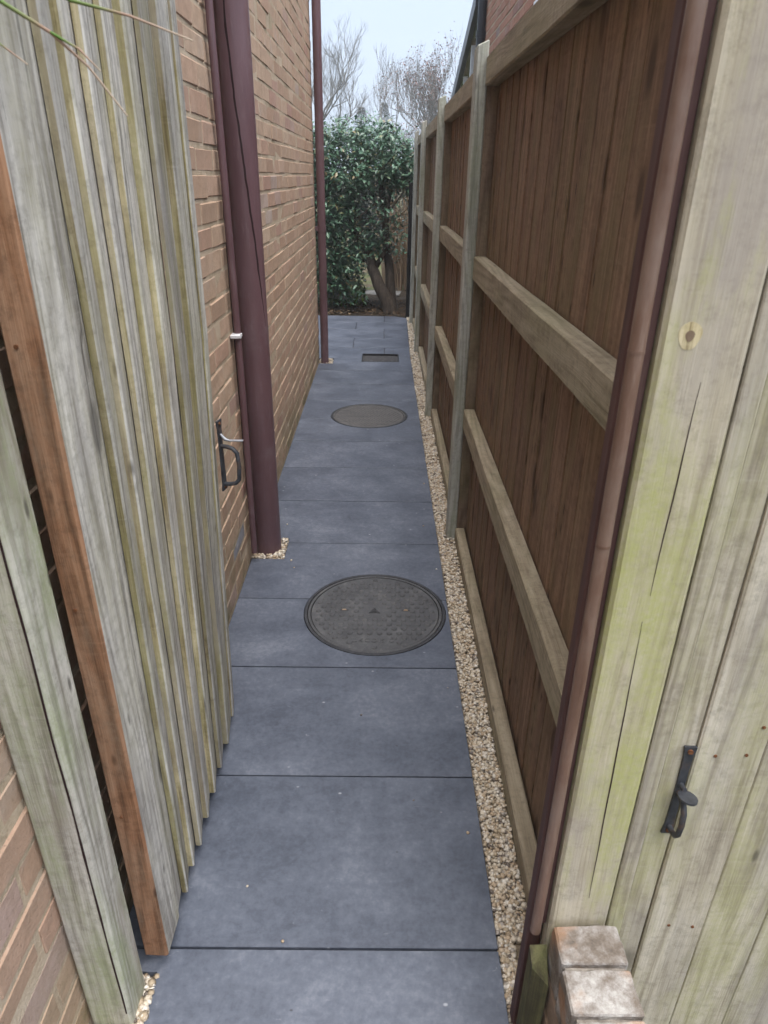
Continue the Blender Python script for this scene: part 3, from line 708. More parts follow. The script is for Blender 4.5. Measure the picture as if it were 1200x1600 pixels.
m = MB()
m.add([(.2695, .700, -.03), (.298, .690, -.03), (.2985, .7315, -.03), (.2695, .7315, -.03), (.2695, .702, .290), (.2975, .688, .262), (.2985, .7315, .308), (.2695, .7315, .306)],
      [(3, 2, 1, 0), (4, 5, 6, 7), (0, 1, 5, 4), (1, 2, 6, 5), (2, 3, 7, 6), (3, 0, 4, 7)])
build('timber_stub', m, 'mossy_wood', None, (.285, .71, 0), label='mossy green cut-off timber stub beside the low brick wall', cat='timber')

# ------------------------------------------------------------------ left post and open gate
m = MB(); m.box(-.553, -.470, .757, .840, -.03, 2.0, .007, 0, .0015)
hp = build('gate_post', m, 'post_left', None, (-.51, .8, 0), label='green-stained grey timber gate post with a long crack at the lower left', cat='post')
m = MB(); vs = []; fs = []
for i in range(44):
    z = .04 + i * .032; x = -.4785 + .0022 * mnoise.noise((z * 6, 0, 3)) ; wv = .0014 + .0007 * mnoise.noise((z * 13, 1, 2))
    vs += [(x - wv, .7563, z), (x + wv, .7563, z), (x + wv, .761, z), (x - wv, .761, z)]
    if i: o = (i - 1) * 4; fs += [(o + q, o + (q + 1) % 4, o + 4 + (q + 1) % 4, o + 4 + q) for q in range(4)]
m.add(vs, fs); build('split', m, 'crack_dark', hp)

gate = empty('open_gate', (-.46, .87, .03), 'weathered grey-green boarded gate swung open against the brick wall on the left', 'gate')
def warp(m):
    for i, v in enumerate(m.v):
        f = .033 * min(1, max(0, v[2]) / 1.2) * max(0, (v[1] - .87) / .74)
        m.v[i] = (v[0] + f, v[1], v[2])
    return m
m = MB(); m.box(-.4790, -.4285, .868, .957, .035, 1.95, .004, 0, .001)
stile = build('stile', warp(m), ('gate_face', 'stile_orange'), gate, label='orange-brown front stile of the open gate')
for p_ in stile.data.polygons:
    if p_.normal.y < -.5: p_.material_index = 1
m = MB(); m.box(-.4790, -.449, 1.52, 1.60, .035, 1.95, .004); build('stile', warp(m), 'gate_edge', gate)
for z in (.2, 1.0, 1.75):
    m = MB(); m.box(-.478, -.450, .9585, 1.5195, z, z + .1, .003); build('ledge', warp(m), 'gate_edge', gate)
edges = [.8685, .958, 1.013, 1.073, 1.130, 1.212, 1.289, 1.373, 1.460, 1.572, 1.632]
for i in range(1, len(edges) - 1):
    y0, y1 = edges[i] + U(-.002, .002), edges[i + 1] + [.012, .012, .012, .012, .012, .012, .012, .012, .012, 0][i]
    if i == len(edges) - 2: y1 = 1.628
    tk = [.013, .0150, .0235, .0225, .0245, .0225, .0235, .0220, .0230, .015][i]; tn = .006; gap = [0, .0022, .0034, .0018, .0044, .0030, .0020, .0040, .0016, .0020][i]
    zb = .036 + U(-.004, .004); zt = 1.93; m = MB(); seg = 10
    xb = -.4485
    for s_ in range(1):
        vs = []
        for q in range(seg + 1):
            z = zb + (zt - zb) * q / seg; j = .0016 * mnoise.noise((z * 1.9, i * 3.1, 0)); jj = .0026 * mnoise.noise((z * 1.6, i * 5.7, 4))
            yA = y0 + jj; r_ = .003
            lf = (.0062 + max(0, gap + .0016 * mnoise.noise((z * 3.3, i * 2.3, 8)))) if i else 0
            vs += [(xb + lf, yA, z), (xb + tk - r_ + j, yA, z), (xb + tk + j, yA + r_, z), (xb + tk * .5 + tn * .5 + j, (yA + y1) / 2, z), (xb + tn, y1, z), (xb, y1, z)]
    for q in range(seg):
        o = q * 6
        for e in range(6):
            mi = 1 if e == 0 and i else 0
            m.add([vs[o + e], vs[o + (e + 1) % 6], vs[o + 6 + (e + 1) % 6], vs[o + 6 + e]], [(0, 1, 2, 3)], mi)
    m.add(vs[:6], [tuple(range(6))[::-1]], 1); m.add(vs[-6:], [tuple(range(6))], 1)
    o = build('board', warp(m), ('gate_face', 'gate_edge'), gate)
    bmm = bmesh.new(); bmm.from_mesh(o.data); bmesh.ops.remove_doubles(bmm, verts=bmm.verts, dist=1e-5); bmesh.ops.recalc_face_normals(bmm, faces=bmm.faces); bmm.to_mesh(o.data); bmm.free()
latch(gate, (-.398, 1.595, .775), (.97, -.22, 0), (.22, .97, 0), .185, thumb=False, grip=(.36, .98))
m = MB(); m.tube([(-.394, 1.592, .925), (-.383, 1.590, .912), (-.370, 1.588, .909)], [.003, .0045, .002], 8); m.box(-.372, -.338, 1.584, 1.592, .9085, .9115, .0005)
build('thumb_lever', m, 'galvanised', gate)
for (z) in (.45, .9, 1.3):
    m = MB(); m.tube([(-.462, .8685, z), (-.462, .866, z)], .003, 8); build('screw', m, 'rust', gate)

# ------------------------------------------------------------------ pipes on the house wall
sp_ = empty('soil_pipe', (-.492, 2.668, 0), 'thick maroon-brown soil pipe on the brick wall with a long crack', 'pipe')
m = MB(); m.tube([(-.492, 2.668, z) for z in (-.02, .5, 1.2, 2.0, 2.9)], .0555, 40); build('pipe', m, 'pipe_brown', sp_)
m = MB(); vs = []; fs = []; NP = 80
for i in range(NP):
    t = i / (NP - 1); z = 2.35 - t * (2.35 - .98)
    px_t = 0 if z > 1.93 else (1.93 - z) / .95
    ang = R(-103) + R(78) * min(1, px_t) ** 1.15 + .05 * mnoise.noise((z * 9, 0, 0)) + .03 * mnoise.noise((z * 30, 2, 0))
    wa = (.060 + .018 * mnoise.noise((z * 17, 4, 1))) * (1 if t < .85 else max(.1, (1 - t) / .15))
    for rr, aa in ((.0560, ang - wa), (.0560, ang + wa), (.0540, ang + wa), (.0540, ang - wa)):
        vs.append((-.492 + rr * math.cos(aa), 2.668 + rr * math.sin(aa), z))
    if i: o = (i - 1) * 4; fs += [(o + q, o + (q + 1) % 4, o + 4 + (q + 1) % 4, o + 4 + q) for q in range(4)]
m.add(vs, fs); build('crack', m, 'crack_dark', sp_)
for z in (2.35,):
    m = MB(); m.tube([(-.492, 2.668, z), (-.492, 2.668, z + .08)], .0605, 40); build('socket', m, 'pipe_brown', sp_)

op = empty('overflow_pipe', (-.533, 2.545, .05), 'slim brown overflow pipe beside the thick cracked soil pipe', 'pipe')
m = MB(); m.tube([(-.534 + .002 * math.sin(z * 2), 2.545 + .012 * math.sin(z * 1.6 + .5), z) for z in [.045 + .15 * i for i in range(20)]], .0125, 14); build('pipe', m, 'pipe_brown', op)
m = MB(); m.tube([(-.534, 2.52 + .029, .955), (-.534, 2.52 + .029, .972)], .0165, 14); m.box(-.555, -.518, 2.526, 2.572, .957, .970, .002); build('clip', m, 'clip_white', op)
cb = MB(); cb.tube([(-.5515, 2.592 + .004 * math.sin(z * 4), z) for z in [.3 + .13 * i for i in range(20)]], .0038, 8)
build('cable', cb, 'cable_black', None, (-.552, 2.59, .3), label='thin black cable running up the bricks between the two brown pipes', cat='cable')
fp = empty('downpipe', (-.503, 6.07, 0), 'brown downpipe at the far corner of the brick wall', 'pipe')
m = MB(); m.tube([(-.503, 6.07, z) for z in (-.02, 1.0, 2.0, 2.9)], .0335, 24); build('pipe', m, 'pipe_brown', fp)
for z in (1.08,):
    m = MB(); m.tube([(-.503, 6.07, z), (-.503, 6.07, z + .05)], .0365, 24); m.box(-.5545, -.53, 6.045, 6.095, z + .01, z + .04); build('bracket', m, 'pipe_brown', fp)

# ------------------------------------------------------------------ covers in the paving
def disc(m, cx, cy, r0, r1, z0, z1, n=64, mi=0):
    if r0 <= 0:
        m.prism([(cx + r1 * math.cos(2 * math.pi * k / n), cy + r1 * math.sin(2 * math.pi * k / n)) for k in range(n)], z0, z1, mi, .0012); return
    prof = [(r0, z0), (r1, z0), (r1, z1 - .001), (r1 - .001, z1), (r0 + .001, z1), (r0, z1 - .001)]
    vs = [(cx + r * math.cos(2 * math.pi * k / n), cy + r * math.sin(2 * math.pi * k / n), z) for k in range(n) for r, z in prof]
    np_ = len(prof)
    m.add(vs, [(k * np_ + q, ((k + 1) % n) * np_ + q, ((k + 1) % n) * np_ + (q + 1) % np_, k * np_ + (q + 1) % np_) for k in range(n) for q in range(np_)], mi)
def cover(h, label, mat, studs):
    cx, cy, r = h; r -= .002
    root = empty('inspection_cover', (cx, cy, 0), label, 'cover', 'round covers set in the paving')
    m = MB(); disc(m, cx, cy, r - .011, r, -.018, .0012); build('frame_ring', m, 'frame_dark', root)
    m = MB(); disc(m, cx, cy, r - .024, r - .0135, -.018, .0003); build('inner_ring', m, mat, root)
    m = MB(); disc(m, cx, cy, 0, r - .0265, -.018, -.0018); lid = build('lid', m, mat, root)
    m = MB(); rl = r - .034
    if studs:
        p = .036
        for i in range(-8, 9):
            for j in range(-9, 10):
                x = i * p + (p / 2 if j % 2 else 0); y = j * p * .78
                d = math.hypot(x, y)
                if d > rl - .010 or (abs(x) < .045 and abs(y) < .038) or (abs(x + .005) < .075 and abs(y + .183) < .019): continue
                if abs(abs(x) - .118) < .024 and abs(y - .01) < .013: continue
                a = .0128; n = 6
                bot = [(cx + x + a * math.cos(k * math.pi / 3 + .5), cy + y + a * math.sin(k * math.pi / 3 + .5), -.0022) for k in range(n)]
                top = [(cx + x + a * .6 * math.cos(k * math.pi / 3 + .5), cy + y + a * .6 * math.sin(k * math.pi / 3 + .5), .0019) for k in range(n)]
                m.add(bot + top, [tuple(range(n, 2 * n))] + [(k, (k + 1) % n, n + (k + 1) % n, n + k) for k in range(n)])
        build('tread_studs', m, mat, lid, kind='stuff')
        m = MB()     # triangle emblem in the middle
        for (s0, s1) in ((.024, .0200), (.010, .007)):
            A = [(cx - .002 + s0 * math.cos(R(90 + 120 * k)), cy + s0 * math.sin(R(90 + 120 * k)) * .95) for k in range(3)]
            B = [(cx - .002 + s1 * math.cos(R(90 + 120 * k)), cy + s1 * math.sin(R(90 + 120 * k)) * .95) for k in range(3)]
            for k in range(3):
                j = (k + 1) % 3
                vs = [(*A[k], -.002), (*A[j], -.002), (*B[j], -.002), (*B[k], -.002)]; vs += [(v[0], v[1], .002) for v in vs]
                m.add(vs, [(4, 5, 6, 7), (0, 1, 5, 4), (1, 2, 6, 5), (2, 3, 7, 6), (3, 0, 4, 7)])
        build('emblem', m, mat, lid)
        # faint cast lettering
        cu = bpy.data.curves.new('lettering', 'FONT'); cu.body = 'UKCOIS O'; cu.size = .030; cu.extrude = .0016; cu.align_x = 'CENTER'; cu.space_character = 1.15
        tmp = bpy.data.objects.new('tmp', cu); col.objects.link(tmp); dg = bpy.context.evaluated_depsgraph_get()
        me = bpy.data.meshes.new_from_object(tmp.evaluated_get(dg)); bpy.data.objects.remove(tmp)
        me.materials.clear(); me.materials.append(M[mat])
        o = bpy.data.objects.new('lettering', me); col.objects.link(o); o.parent = lid; o.location = (-.004, -.193, -.0015)
        for sx in (-.118, .118):
            m = MB(); m.box(cx + sx - .016, cx + sx + .016, cy + .004, cy + .014, -.0022, -.0008, .0005); build('key_slot', m, 'frame_dark', lid)
            m = MB(); m.add([(cx + sx - .008 + U(-.003, .003), cy + .006, 0), (cx + sx + .009, cy + .005, .001), (cx + sx + .006, cy + .011, .0025), (cx + sx - .006, cy + .0125, .001)], [(0, 1, 2, 3)])
            m.v = m.v + [(v[0], v[1], v[2] - .0008) for v in m.v]; m.f += [(7, 6, 5, 4), (0, 4, 5, 1), (1, 5, 6, 2), (2, 6, 7, 3), (3, 7, 4, 0)]; m.mi += [0] * 5; m.smooth += [False] * 5
            build('leaf_scrap', m, 'dry_stem', lid)
    else:
        for i in range(-9, 10):
            x = i * .022; hl = math.sqrt(max(0, (rl - .01) ** 2 - x * x))
            if hl > .02:
                t = R(32); c_, s_ = math.cos(t), math.sin(t)
                q = [(-.0035, -hl), (.0035, -hl), (.0035, hl), (-.0035, hl)]
                q = [(cx + (x + a) * c_ - b * s_, cy + (x + a) * s_ + b * c_) for a, b in q]
                m.prism(q, -.0022, -.0004)
        build('tread_ribs', m, mat, lid, kind='stuff')
cover(HOLES[0], 'round dark studded inspection cover, the nearer one in the grey paving', 'cover_plastic', True)
cover(HOLES[1], 'round worn ribbed inspection cover, the farther one in the grey paving', 'cover_worn', False)
tray = empty('drain_tray', (-.009, 6.256, -.02), 'rectangular recessed metal drain tray in the paving near the far end', 'drain cover')
a, b, c_, d = TR; a += .002; b -= .002; c_ += .002; d -= .002
m = MB(); m.box(a, b, c_, d, -.030, -.0215); build('tray_base', m, 'galvanised', tray)
m = MB(); m.box(a, b, d - .006, d, -.0214, .0015); m.box(a, a + .006, c_, d - .0061, -.0214, .0015); m.box(b - .006, b, c_, d - .0061, -.0214, .0015); m.box(a + .0061, b - .0061, c_, c_ + .006, -.0214, .0015)
build('rim', m, 'frame_dark', tray)
for (x, y) in ((-.09, 6.21), (.015, 6.22), (.10, 6.21)):
    m = MB(); m.tube([(x, y, -.0214), (x, y, -.016)], .014, 12); build('lifting_point', m, 'frame_dark', tray)

# ------------------------------------------------------------------ gravel
def stone(m, x, y, z, r):
    sx, sy, sz = r * U(.75, 1.35), r * U(.75, 1.35), r * U(.5, .85)
    rot = Quaternion((U(-1, 1), U(-1, 1), U(-1, 1), U(-1, 1))).normalized() if True else None
    base = [(1, 0, 0), (-1, 0, 0), (0, 1, 0), (0, -1, 0), (0, 0, 1), (0, 0, -1), (.62, .62, .4), (-.62, .62, .4), (-.62, -.62, .4), (.62, -.62, .4), (.6, .6, -.45), (-.6, .6, -.45), (-.6, -.6, -.45), (.6, -.6, -.45)]
    yaw = U(0, 6.28); tl = U(-.6, .6); cy_, sy_ = math.cos(yaw), math.sin(yaw); ct_, st_ = math.cos(tl), math.sin(tl)
    vs = []
    for p in base:
        k = U(.82, 1.12); px_, py_, pz_ = p[0] * sx * k, p[1] * sy * k, p[2] * sz * k
        py_, pz_ = py_ * ct_ - pz_ * st_, py_ * st_ + pz_ * ct_
        vs.append((x + px_ * cy_ - py_ * sy_, y + px_ * sy_ + py_ * cy_, z + pz_))
    fs = []
    for (t, q0, sgn) in ((4, 6, 1), (5, 10, -1)):
        for k in range(4):
            fs.append((t, q0 + k, q0 + (k + 1) % 4))
    eq = [0, 2, 1, 3]   # x+, y+, x-, y-
    ring = [0, 6, 2, 7, 1, 8, 3, 9]
    for k in range(4):
        e0, e1 = eq[k], eq[(k + 1) % 4]
        fs += [(e0, e1, 6 + k), (e0, 10 + k, e1)]
    for k in range(4):
        e1 = eq[(k + 1) % 4]
        fs += [(e1, 6 + (k + 1) % 4, 6 + k), (e1, 10 + k, 10 + (k + 1) % 4)]
    m.add(vs, fs, 0, True)
def in_post(x, y):
    return any(FX - .006 < x < FX + .09 and p - .006 < y < p + .09 for p in POST_Y)
def scatter(m, x0, x1, y0, y1, n, r=(.004, .008), z=-.02, reject=None, layers=2):
    for i in range(n):
        x, y = U(x0, x1), U(y0, y1); q = U(*r)
        if reject and reject(x, y): continue
        if x - q < x0 - .004 or x + q > x1 + .004: continue
        stone(m, x, y, z + U(0, .010 * layers) , q)
gm = MB()
for (ya, yb, n, r) in ((.45, 1.2, 3800, (.003, .0075)), (1.2, 2.2, 4600, (.0032, .0075)), (2.2, 3.6, 4400, (.0038, .008)), (3.6, 5.5, 3800, (.0045, .009)), (5.5, 8.3, 3300, (.0055, .010))):
    for i in range(n):
        y = U(ya, yb); x1 = .349 if y > .93 else (.306 if y > .84 or y < .78 else .300); x = U(EDGE_X + .005, x1 - .003)
        if y > 6.6: x = max(x, EDGE_X + .012 * min(4, (y - 6.2) / .45) * .5 + .008)
        if in_post(x, y): continue
        stone(gm, x, y, -.016 + U(0, .017), U(*r))
for (xa, xb, ya, yb, n) in ((-.552, -.416, 2.580, 2.757, 800), (-.552, -.436, 6.026, 6.2, 260)):
    pc = ((-.492, 2.668, .058), (-.503, 6.07, .037))
    for i in range(n):
        x, y = U(xa, xb), U(ya, yb)
        if any(math.hypot(x - p[0], y - p[1]) < p[2] for p in pc): continue
        stone(gm, x, y, -.012 + U(0, .016), U(.0045, .009))
for i in range(2200):
    x, y = U(-.55, -.452), U(.45, .851)
    if x < -.472 and .752 < y < .842: continue
    stone(gm, x, y, -.010 + U(0, .014), U(.004, .0095))
for (x, y, r) in ((-.05, 1.62, .004), (-.20, .922, .0035), (.2, .5, .003), (.235, 1.2, .004), (.23, 1.75, .003), (.21, 2.9, .004), (.24, 3.4, .005), (-.3, 1.05, .003), (.1, 1.3, .0025), (-.36, 2.5, .004), (-.44, 2.9, .004), (-.1, .7, .0025), (.25, .75, .005), (.245, 2.5, .004), (-.38, 2.56, .005)):
    stone(gm, x, y, r * .5, r)
build('gravel', gm, 'gravel', None, (0, 0, -.02), label='cream and tan pea gravel filling the gaps beside the paving', cat='gravel', kind='stuff')
mb = MB(); mb.box(EDGE_X - .011, .352, .2, 8.3, -.058, -.014); mb.box(-.553, -.458, .2, .855, -.058, -.0135); mb.box(-.5525, -.4155, 2.578, 2.758, -.0158, -.0125); mb.box(-.5525, -.435, 6.024, 6.119, -.0158, -.0125)
build('gravel_bed', mb, 'gravel_fines', kind='structure')

# ------------------------------------------------------------------ vegetation
def leaf(m, p, d, up, ln, wd, droop=.15):
    d = d.normalized(); s_ = d.cross(up)
    s_ = s_.normalized() if s_.length > 1e-4 else d.orthogonal().normalized()
    nrm = s_.cross(d)
    mid = p + d * ln * .5 - nrm * ln * .0
    tip = p + d * ln - nrm * ln * droop
    L_ = p + d * ln * .45 + s_ * wd * .5 + nrm * wd * .18; Rr = p + d * ln * .45 - s_ * wd * .5 + nrm * wd * .18
    L2 = p + d * ln * .75 + s_ * wd * .34 + nrm * wd * .1 - nrm * ln * droop * .4; R2 = p + d * ln * .75 - s_ * wd * .34 + nrm * wd * .1 - nrm * ln * droop * .4
    m.add([p, L_, L2, tip, R2, Rr, mid], [(0, 6, 1), (1, 6, 3, 2), (0, 5, 6), (6, 5, 4, 3)], 0, True)
rs = random.Random(11)
shrub = empty('evergreen_shrub', (.06, 8.75, 0), 'large glossy dark green evergreen shrub with bare twisted trunk at the end of the path', 'shrub')
m = MB()
def limb(m, pts, r0, r1, n=9, wob=.012):
    P = []; K = 7
    for i in range(len(pts) - 1):
        for k in range(K):
            t = k / K; p = Vector(pts[i]).lerp(Vector(pts[i + 1]), t); P.append(p + Vector((mnoise.noise(p * 5), mnoise.noise(p * 5 + Vector((9, 0, 0))), 0)) * wob)
    P.append(Vector(pts[-1])); nn = len(P)
    m.tube(P, [r0 + (r1 - r0) * (i / (nn - 1)) ** .8 for i in range(nn)], n)
limb(m, [(.12, 8.60, -.05), (.06, 8.62, .12), (-.04, 8.66, .32), (-.13, 8.72, .52), (-.16, 8.85, .66)], .095, .055)
limb(m, [(.13, 8.66, -.05), (.11, 8.74, .25), (.08, 8.85, .5), (.04, 8.9, .8), (.03, 8.95, 1.1), (-.05, 9.0, 1.5)], .07, .035)
limb(m, [(-.10, 8.8, .48), (-.01, 8.74, .62), (.06, 8.72, .8), (.03, 8.75, 1.05), (.1, 8.9, 1.35)], .035, .018)
limb(m, [(-.16, 8.9, .6), (-.35, 8.95, .9), (-.5, 9.0, 1.3)], .04, .015)
limb(m, [(-.14, 8.86, .55), (-.38, 8.8, .62), (-.6, 8.75, .8)], .03, .01)
limb(m, [(-.4, 8.66, 1.02), (-.2, 8.7, 1.12), (.0, 8.8, 1.28)], .012, .008, 6)
limb(m, [(.05, 8.7, 1.1), (.2, 8.68, 1.3), (.3, 8.7, 1.45)], .013, .006, 6)
for i in range(26):
    x = rs.uniform(-.35, .25); z = rs.uniform(.85, 1.35); d = Vector((rs.uniform(-1, 1), rs.uniform(-.4, .4), rs.uniform(-.2, .8))).normalized() * rs.uniform(.15, .4)
    p = Vector((x, rs.uniform(8.65, 9.1), z)); m.tube([p, p + d * .5 + Vector((0, 0, .02)), p + d], [.004, .003, .0015], 4, False)
build('trunk', m, 'bark', shrub)
m = MB(); clumps = 0; tries = 0
def keep(x, y, z):
    front = y < 9.05
    if z > 1.42: return True
    if -.30 < x < .06 and .88 < z < 1.40: return rs.random() < (.04 if front else 1)
    if .02 <= x and .60 < z <= 1.36: return rs.random() < .05
    if x > -.30 and z < .52: return False
    if x > -.30 and z < .66: return rs.random() < .22
    if x > .0 and z <= .88: return rs.random() < .2
    if -.52 < x < -.28 and .62 < z < .95 and rs.random() < .45: return False
    if x <= -.30 and z < .18: return rs.random() < .3
    return True
while clumps < 1150 and tries < 60000:
    tries += 1
    x, y, z = rs.uniform(-1.3, .44), rs.uniform(8.5, 9.6), rs.uniform(.10, 2.02)
    e = (abs(x + .38) / .86) ** 3 + (abs(y - 9.08) / .56) ** 3 + (abs(z - 1.0) / 1.06) ** 3.4
    if e > 1.0 + .25 * mnoise.noise((x * 4, y * 4, z * 4)): continue
    if e < .10 and rs.random() < .3: continue
    if not keep(x, y, z): continue
    clumps += 1; c0 = Vector((x, y, z)); nL = rs.randint(14, 26)
    for j in range(nL):
        off = Vector((rs.gauss(0, .07), rs.gauss(0, .07), rs.gauss(0, .06))); p = c0 + off
        d = Vector((rs.uniform(-1, 1), rs.uniform(-1.2, .5), rs.uniform(-.7, .45))).normalized()
        leaf(m, p, d, Vector((rs.uniform(-.5, .5), rs.uniform(-.6, .3), 1)), rs.uniform(.05, .085), rs.uniform(.022, .036), rs.uniform(.05, .25))
build('crown', m, 'leaf', shrub)

m = MB()
for i in range(420):
    x, y = rs.uniform(-.75, -.22), rs.uniform(8.8, 9.8); d = Vector((rs.uniform(-.6, .6), rs.uniform(-.8, .3), rs.uniform(.3, 1)))
    leaf(m, Vector((x, y, rs.uniform(.0, .22))), d, Vector((0, -.4, 1)), rs.uniform(.05, .09), rs.uniform(.02, .03))
build('low_plant', m, 'leaf_light', None, (-.5, 9.2, 0), label='bright yellow-green low leafy plant under the evergreen shrub', cat='plant', kind='stuff')
m = MB()
for i in range(900):
    x, y = rs.uniform(-1.2, .5), rs.uniform(8.37, 9.4)
    leaf(m, Vector((x, y, .0 + rs.uniform(-.01, .03))), Vector((rs.uniform(-1, 1), rs.uniform(-1, 1), rs.uniform(-.1, .3))), Vector((rs.uniform(-.4, .4), rs.uniform(-.4, .4), 1)), rs.uniform(.03, .06), rs.uniform(.015, .028))
build('leaf_litter', m, 'leaf_dead', None, (0, 8.8, 0), label='brown dead leaves strewn over the soil at the end of the path', cat='leaves', kind='stuff')
# flat paler stone in the bed, black post, dry stems
m = MB(); m.prism([(-.28, 9.9), (.24, 9.86), (.28, 10.25), (-.22, 10.3)], -.06, .015, 0, .004)
build('stepping_stone', m, 'bark_grey_hazed', None, (0, 10.05, 0), label='flat pale stone lying in the soil behind the shrub', cat='stone')
m = MB(); m.box(.285, .335, 8.32, 8.38, -.05, 1.44, .004)
build('dark_post', m, 'dark_wood', None, (.31, 8.35, 0), label='dark slim post beside the last pale fence post near the shrub', cat='post')
m = MB()
for i in range(240):
    x0_, y0__ = rs.uniform(.0, .75), rs.uniform(10.3, 11.2); hgt = rs.uniform(.7, 1.75); lean = rs.uniform(-.5, .25)
    P = [Vector((x0_ + lean * t * t * .6, y0__ + .1 * math.sin(t * 3 + i), hgt * t)) for t in (0, .3, .6, .85, 1)]
    m.tube(P, [.007, .006, .005, .003, .0015], 4, False)
build('dry_stems', m, 'dry_stem', None, (.4, 10.7, -.05), label='dense pale brown dry stems seen through the gap beside the shrub', cat='shrub')
for i, (x, y, ww) in enumerate(((-.3, 24, 5.2),)):
    m = MB()
    for j in range(4200):
        a_, b_ = rs.uniform(-1, 1), rs.uniform(-1, 1); zz = rs.uniform(0, 1)
        if a_ * a_ * .3 + b_ * b_ + (zz - .4) ** 2 > 1.05: continue
        p = Vector((x + a_ * ww * .62, y + b_ * .8, zz * (1.75 + .3 * math.sin(a_ * 5 + i))))
        leaf(m, p, Vector((rs.uniform(-1, 1), rs.uniform(-1, .3), rs.uniform(-.5, .7))), Vector((0, -.5, 1)), rs.uniform(.12, .22), rs.uniform(.06, .12))
    build('garden_hedge', m, 'hedge_far', None, (x, y, -.06), label='dull green garden hedge glimpsed through gaps in the evergreen shrub', cat='hedge')

def bare_tree(name, base, h, spread, label, seed, levels=5, r0=.12, mat='bark_grey_hazed', first=.3, blossom=0):
    rg = random.Random(seed); root = empty(name, base, label, 'tree', 'bare trees beyond the garden')
    trunk = MB(); crown = MB(); tips = []
    def grow(p, d, ln, r, lv):
        seg = 4; P = [p]; q = p.copy(); dd = d.copy()
        for s_ in range(seg):
            dd = (dd + Vector((rg.gauss(0, .10), rg.gauss(0, .10), rg.gauss(0, .06) + .035 * lv))).normalized(); q = q + dd * ln / seg; P.append(q.copy())
        (trunk if lv <= 1 else crown).tube(P, [r * (1 - .42 * i / seg) for i in range(seg + 1)], 6 if lv <= 1 else 4 if lv < 4 else 3, False)
        if lv >= levels: tips.append(q); return
        nb = 2 if lv == 0 else rg.choice((3, 3, 4)) if lv < levels - 1 else rg.choice((3, 4, 5))
        if lv == 0: nb = 4
        for b_ in range(nb):
            t = rg.uniform(.45, 1.0) if b_ else 1.0
            k_ = min(seg, max(1, round(t * seg))); o_ = P[k_]
            ax = Vector((rg.gauss(0, 1), rg.gauss(0, 1), rg.gauss(0, .4))).normalized(); an = rg.uniform(.25, .75) * spread
            nd = (Quaternion(dd.cross(ax).normalized(), an) @ dd).normalized()
            grow(o_, nd, ln * rg.uniform(.58, .82), r * rg.uniform(.48, .62) * (1 if b_ else 1.1), lv + 1)
    grow(Vector(base), Vector((0, 0, 1)), h * first, r0, 0)
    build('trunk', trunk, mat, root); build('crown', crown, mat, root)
    if blossom:
        m = MB()
        for tp in tips:
            for j in range(blossom):
                if rg.random() < .5: continue
                leaf(m, tp + Vector((rg.gauss(0, .1), rg.gauss(0, .1), rg.gauss(0, .1))), Vector((rg.uniform(-1, 1), rg.uniform(-1, 1), rg.uniform(-1, 1))), Vector((0, .3, 1)), rg.uniform(.04, .08), rg.uniform(.03, .06))
        build('buds', m, 'blossom', root)
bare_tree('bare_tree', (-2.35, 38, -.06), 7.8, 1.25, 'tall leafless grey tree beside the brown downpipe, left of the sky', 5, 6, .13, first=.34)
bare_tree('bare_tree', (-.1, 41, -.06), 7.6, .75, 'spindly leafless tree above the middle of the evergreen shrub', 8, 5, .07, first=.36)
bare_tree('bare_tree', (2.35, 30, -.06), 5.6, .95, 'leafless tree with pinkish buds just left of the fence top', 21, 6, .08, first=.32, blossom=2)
bare_tree('bare_tree', (3.05, 29, -.06), 5.9, .9, 'leafless tree with pinkish buds partly hidden behind the fence top', 33, 6, .08, first=.34, blossom=2)
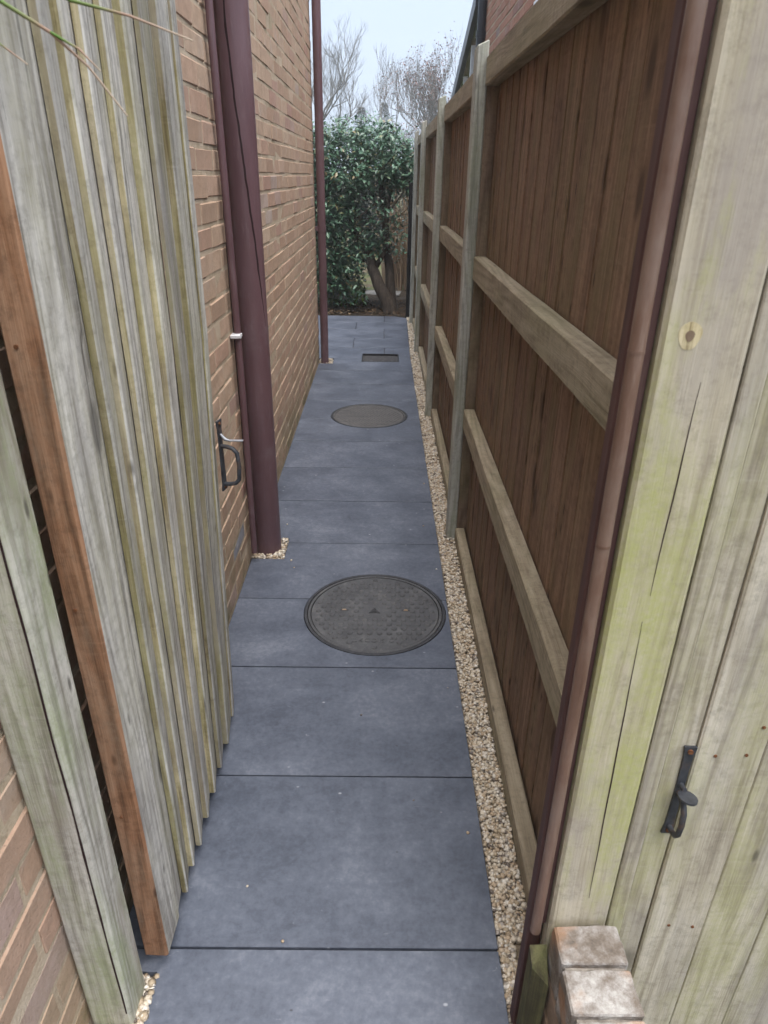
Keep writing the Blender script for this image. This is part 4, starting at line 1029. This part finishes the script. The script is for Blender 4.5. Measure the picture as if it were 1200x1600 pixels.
for (x, y, hh, lb) in ((-1.25, 44, 4.9, 'pale green conifer between the two leafless trees above the shrub'), (.0, 45, 5.2, 'pale green conifer behind the spindly leafless tree')  ):
    root = empty('conifer', (x, y, -.06), lb, 'tree', 'conifers beyond the garden')
    m = MB(); m.tube([(x, y, -.06), (x, y, hh * .9)], [.09, .02], 6); build('trunk', m, 'bark_grey_hazed', root)
    m = MB()
    for j in range(2600):
        t = rs.random() ** .7; z = .5 + (hh - .5) * t; rr = (1.0 - t) * 1.9 * (.7 + .3 * math.sin(z * 6)) + .04; an = rs.uniform(0, 6.28); q = rr * rs.random() ** .55 * (1 + .35 * math.sin(an * 5 + z * 9))
        leaf(m, Vector((x + q * math.cos(an), y + q * math.sin(an), z)), Vector((math.cos(an), math.sin(an), rs.uniform(-.3, .5))), Vector((0, 0, 1)), rs.uniform(.10, .26), rs.uniform(.03, .06))
    build('crown', m, 'conifer', root)

# thin stems hanging in from the top left
st = empty('overhanging_stems', (-.36, .74, 1.68), 'thin green and reddish-brown stems hanging across the top of the open gate', 'plant')
for pts, r0, r1 in (([(-.36, .70, 1.655), (-.322, .70, 1.627), (-.285, .702, 1.606), (-.258, .705, 1.582), (-.231, .71, 1.545)], .0022, .0007),
                    ([(-.30, .70, 1.645), (-.263, .70, 1.628), (-.215, .70, 1.618), (-.165, .705, 1.602)], .0019, .0006),
                    ([(-.285, .702, 1.606), (-.262, .70, 1.594), (-.246, .70, 1.578)], .0014, .0005),
                    ([(-.345, .70, 1.61), (-.329, .70, 1.597), (-.308, .70, 1.582)], .0012, .0006)):
    m = MB(); m.tube(pts, [r0 + (r1 - r0) * i / (len(pts) - 1) for i in range(len(pts))], 8)
    build('stem', m, 'stem_green', st)

# ------------------------------------------------------------------ thin damp air: far trees fade
k = NT('haze'); k.t.nodes.remove(k.b); pv = k.n('VolumePrincipled'); pv.inputs['Density'].default_value = .003; pv.inputs['Color'].default_value = (.93, .96, 1, 1)
k.t.links.new(pv.outputs[0], k.t.nodes['Material Output'].inputs['Volume'])
M['haze'] = k.m
m = MB(); m.box(-40, 40, -30, 70, -1.1, 12)
build('haze', m, 'haze', None, (0, 20, -1.1), label='thin pale haze over the whole place', cat='haze', kind='stuff')
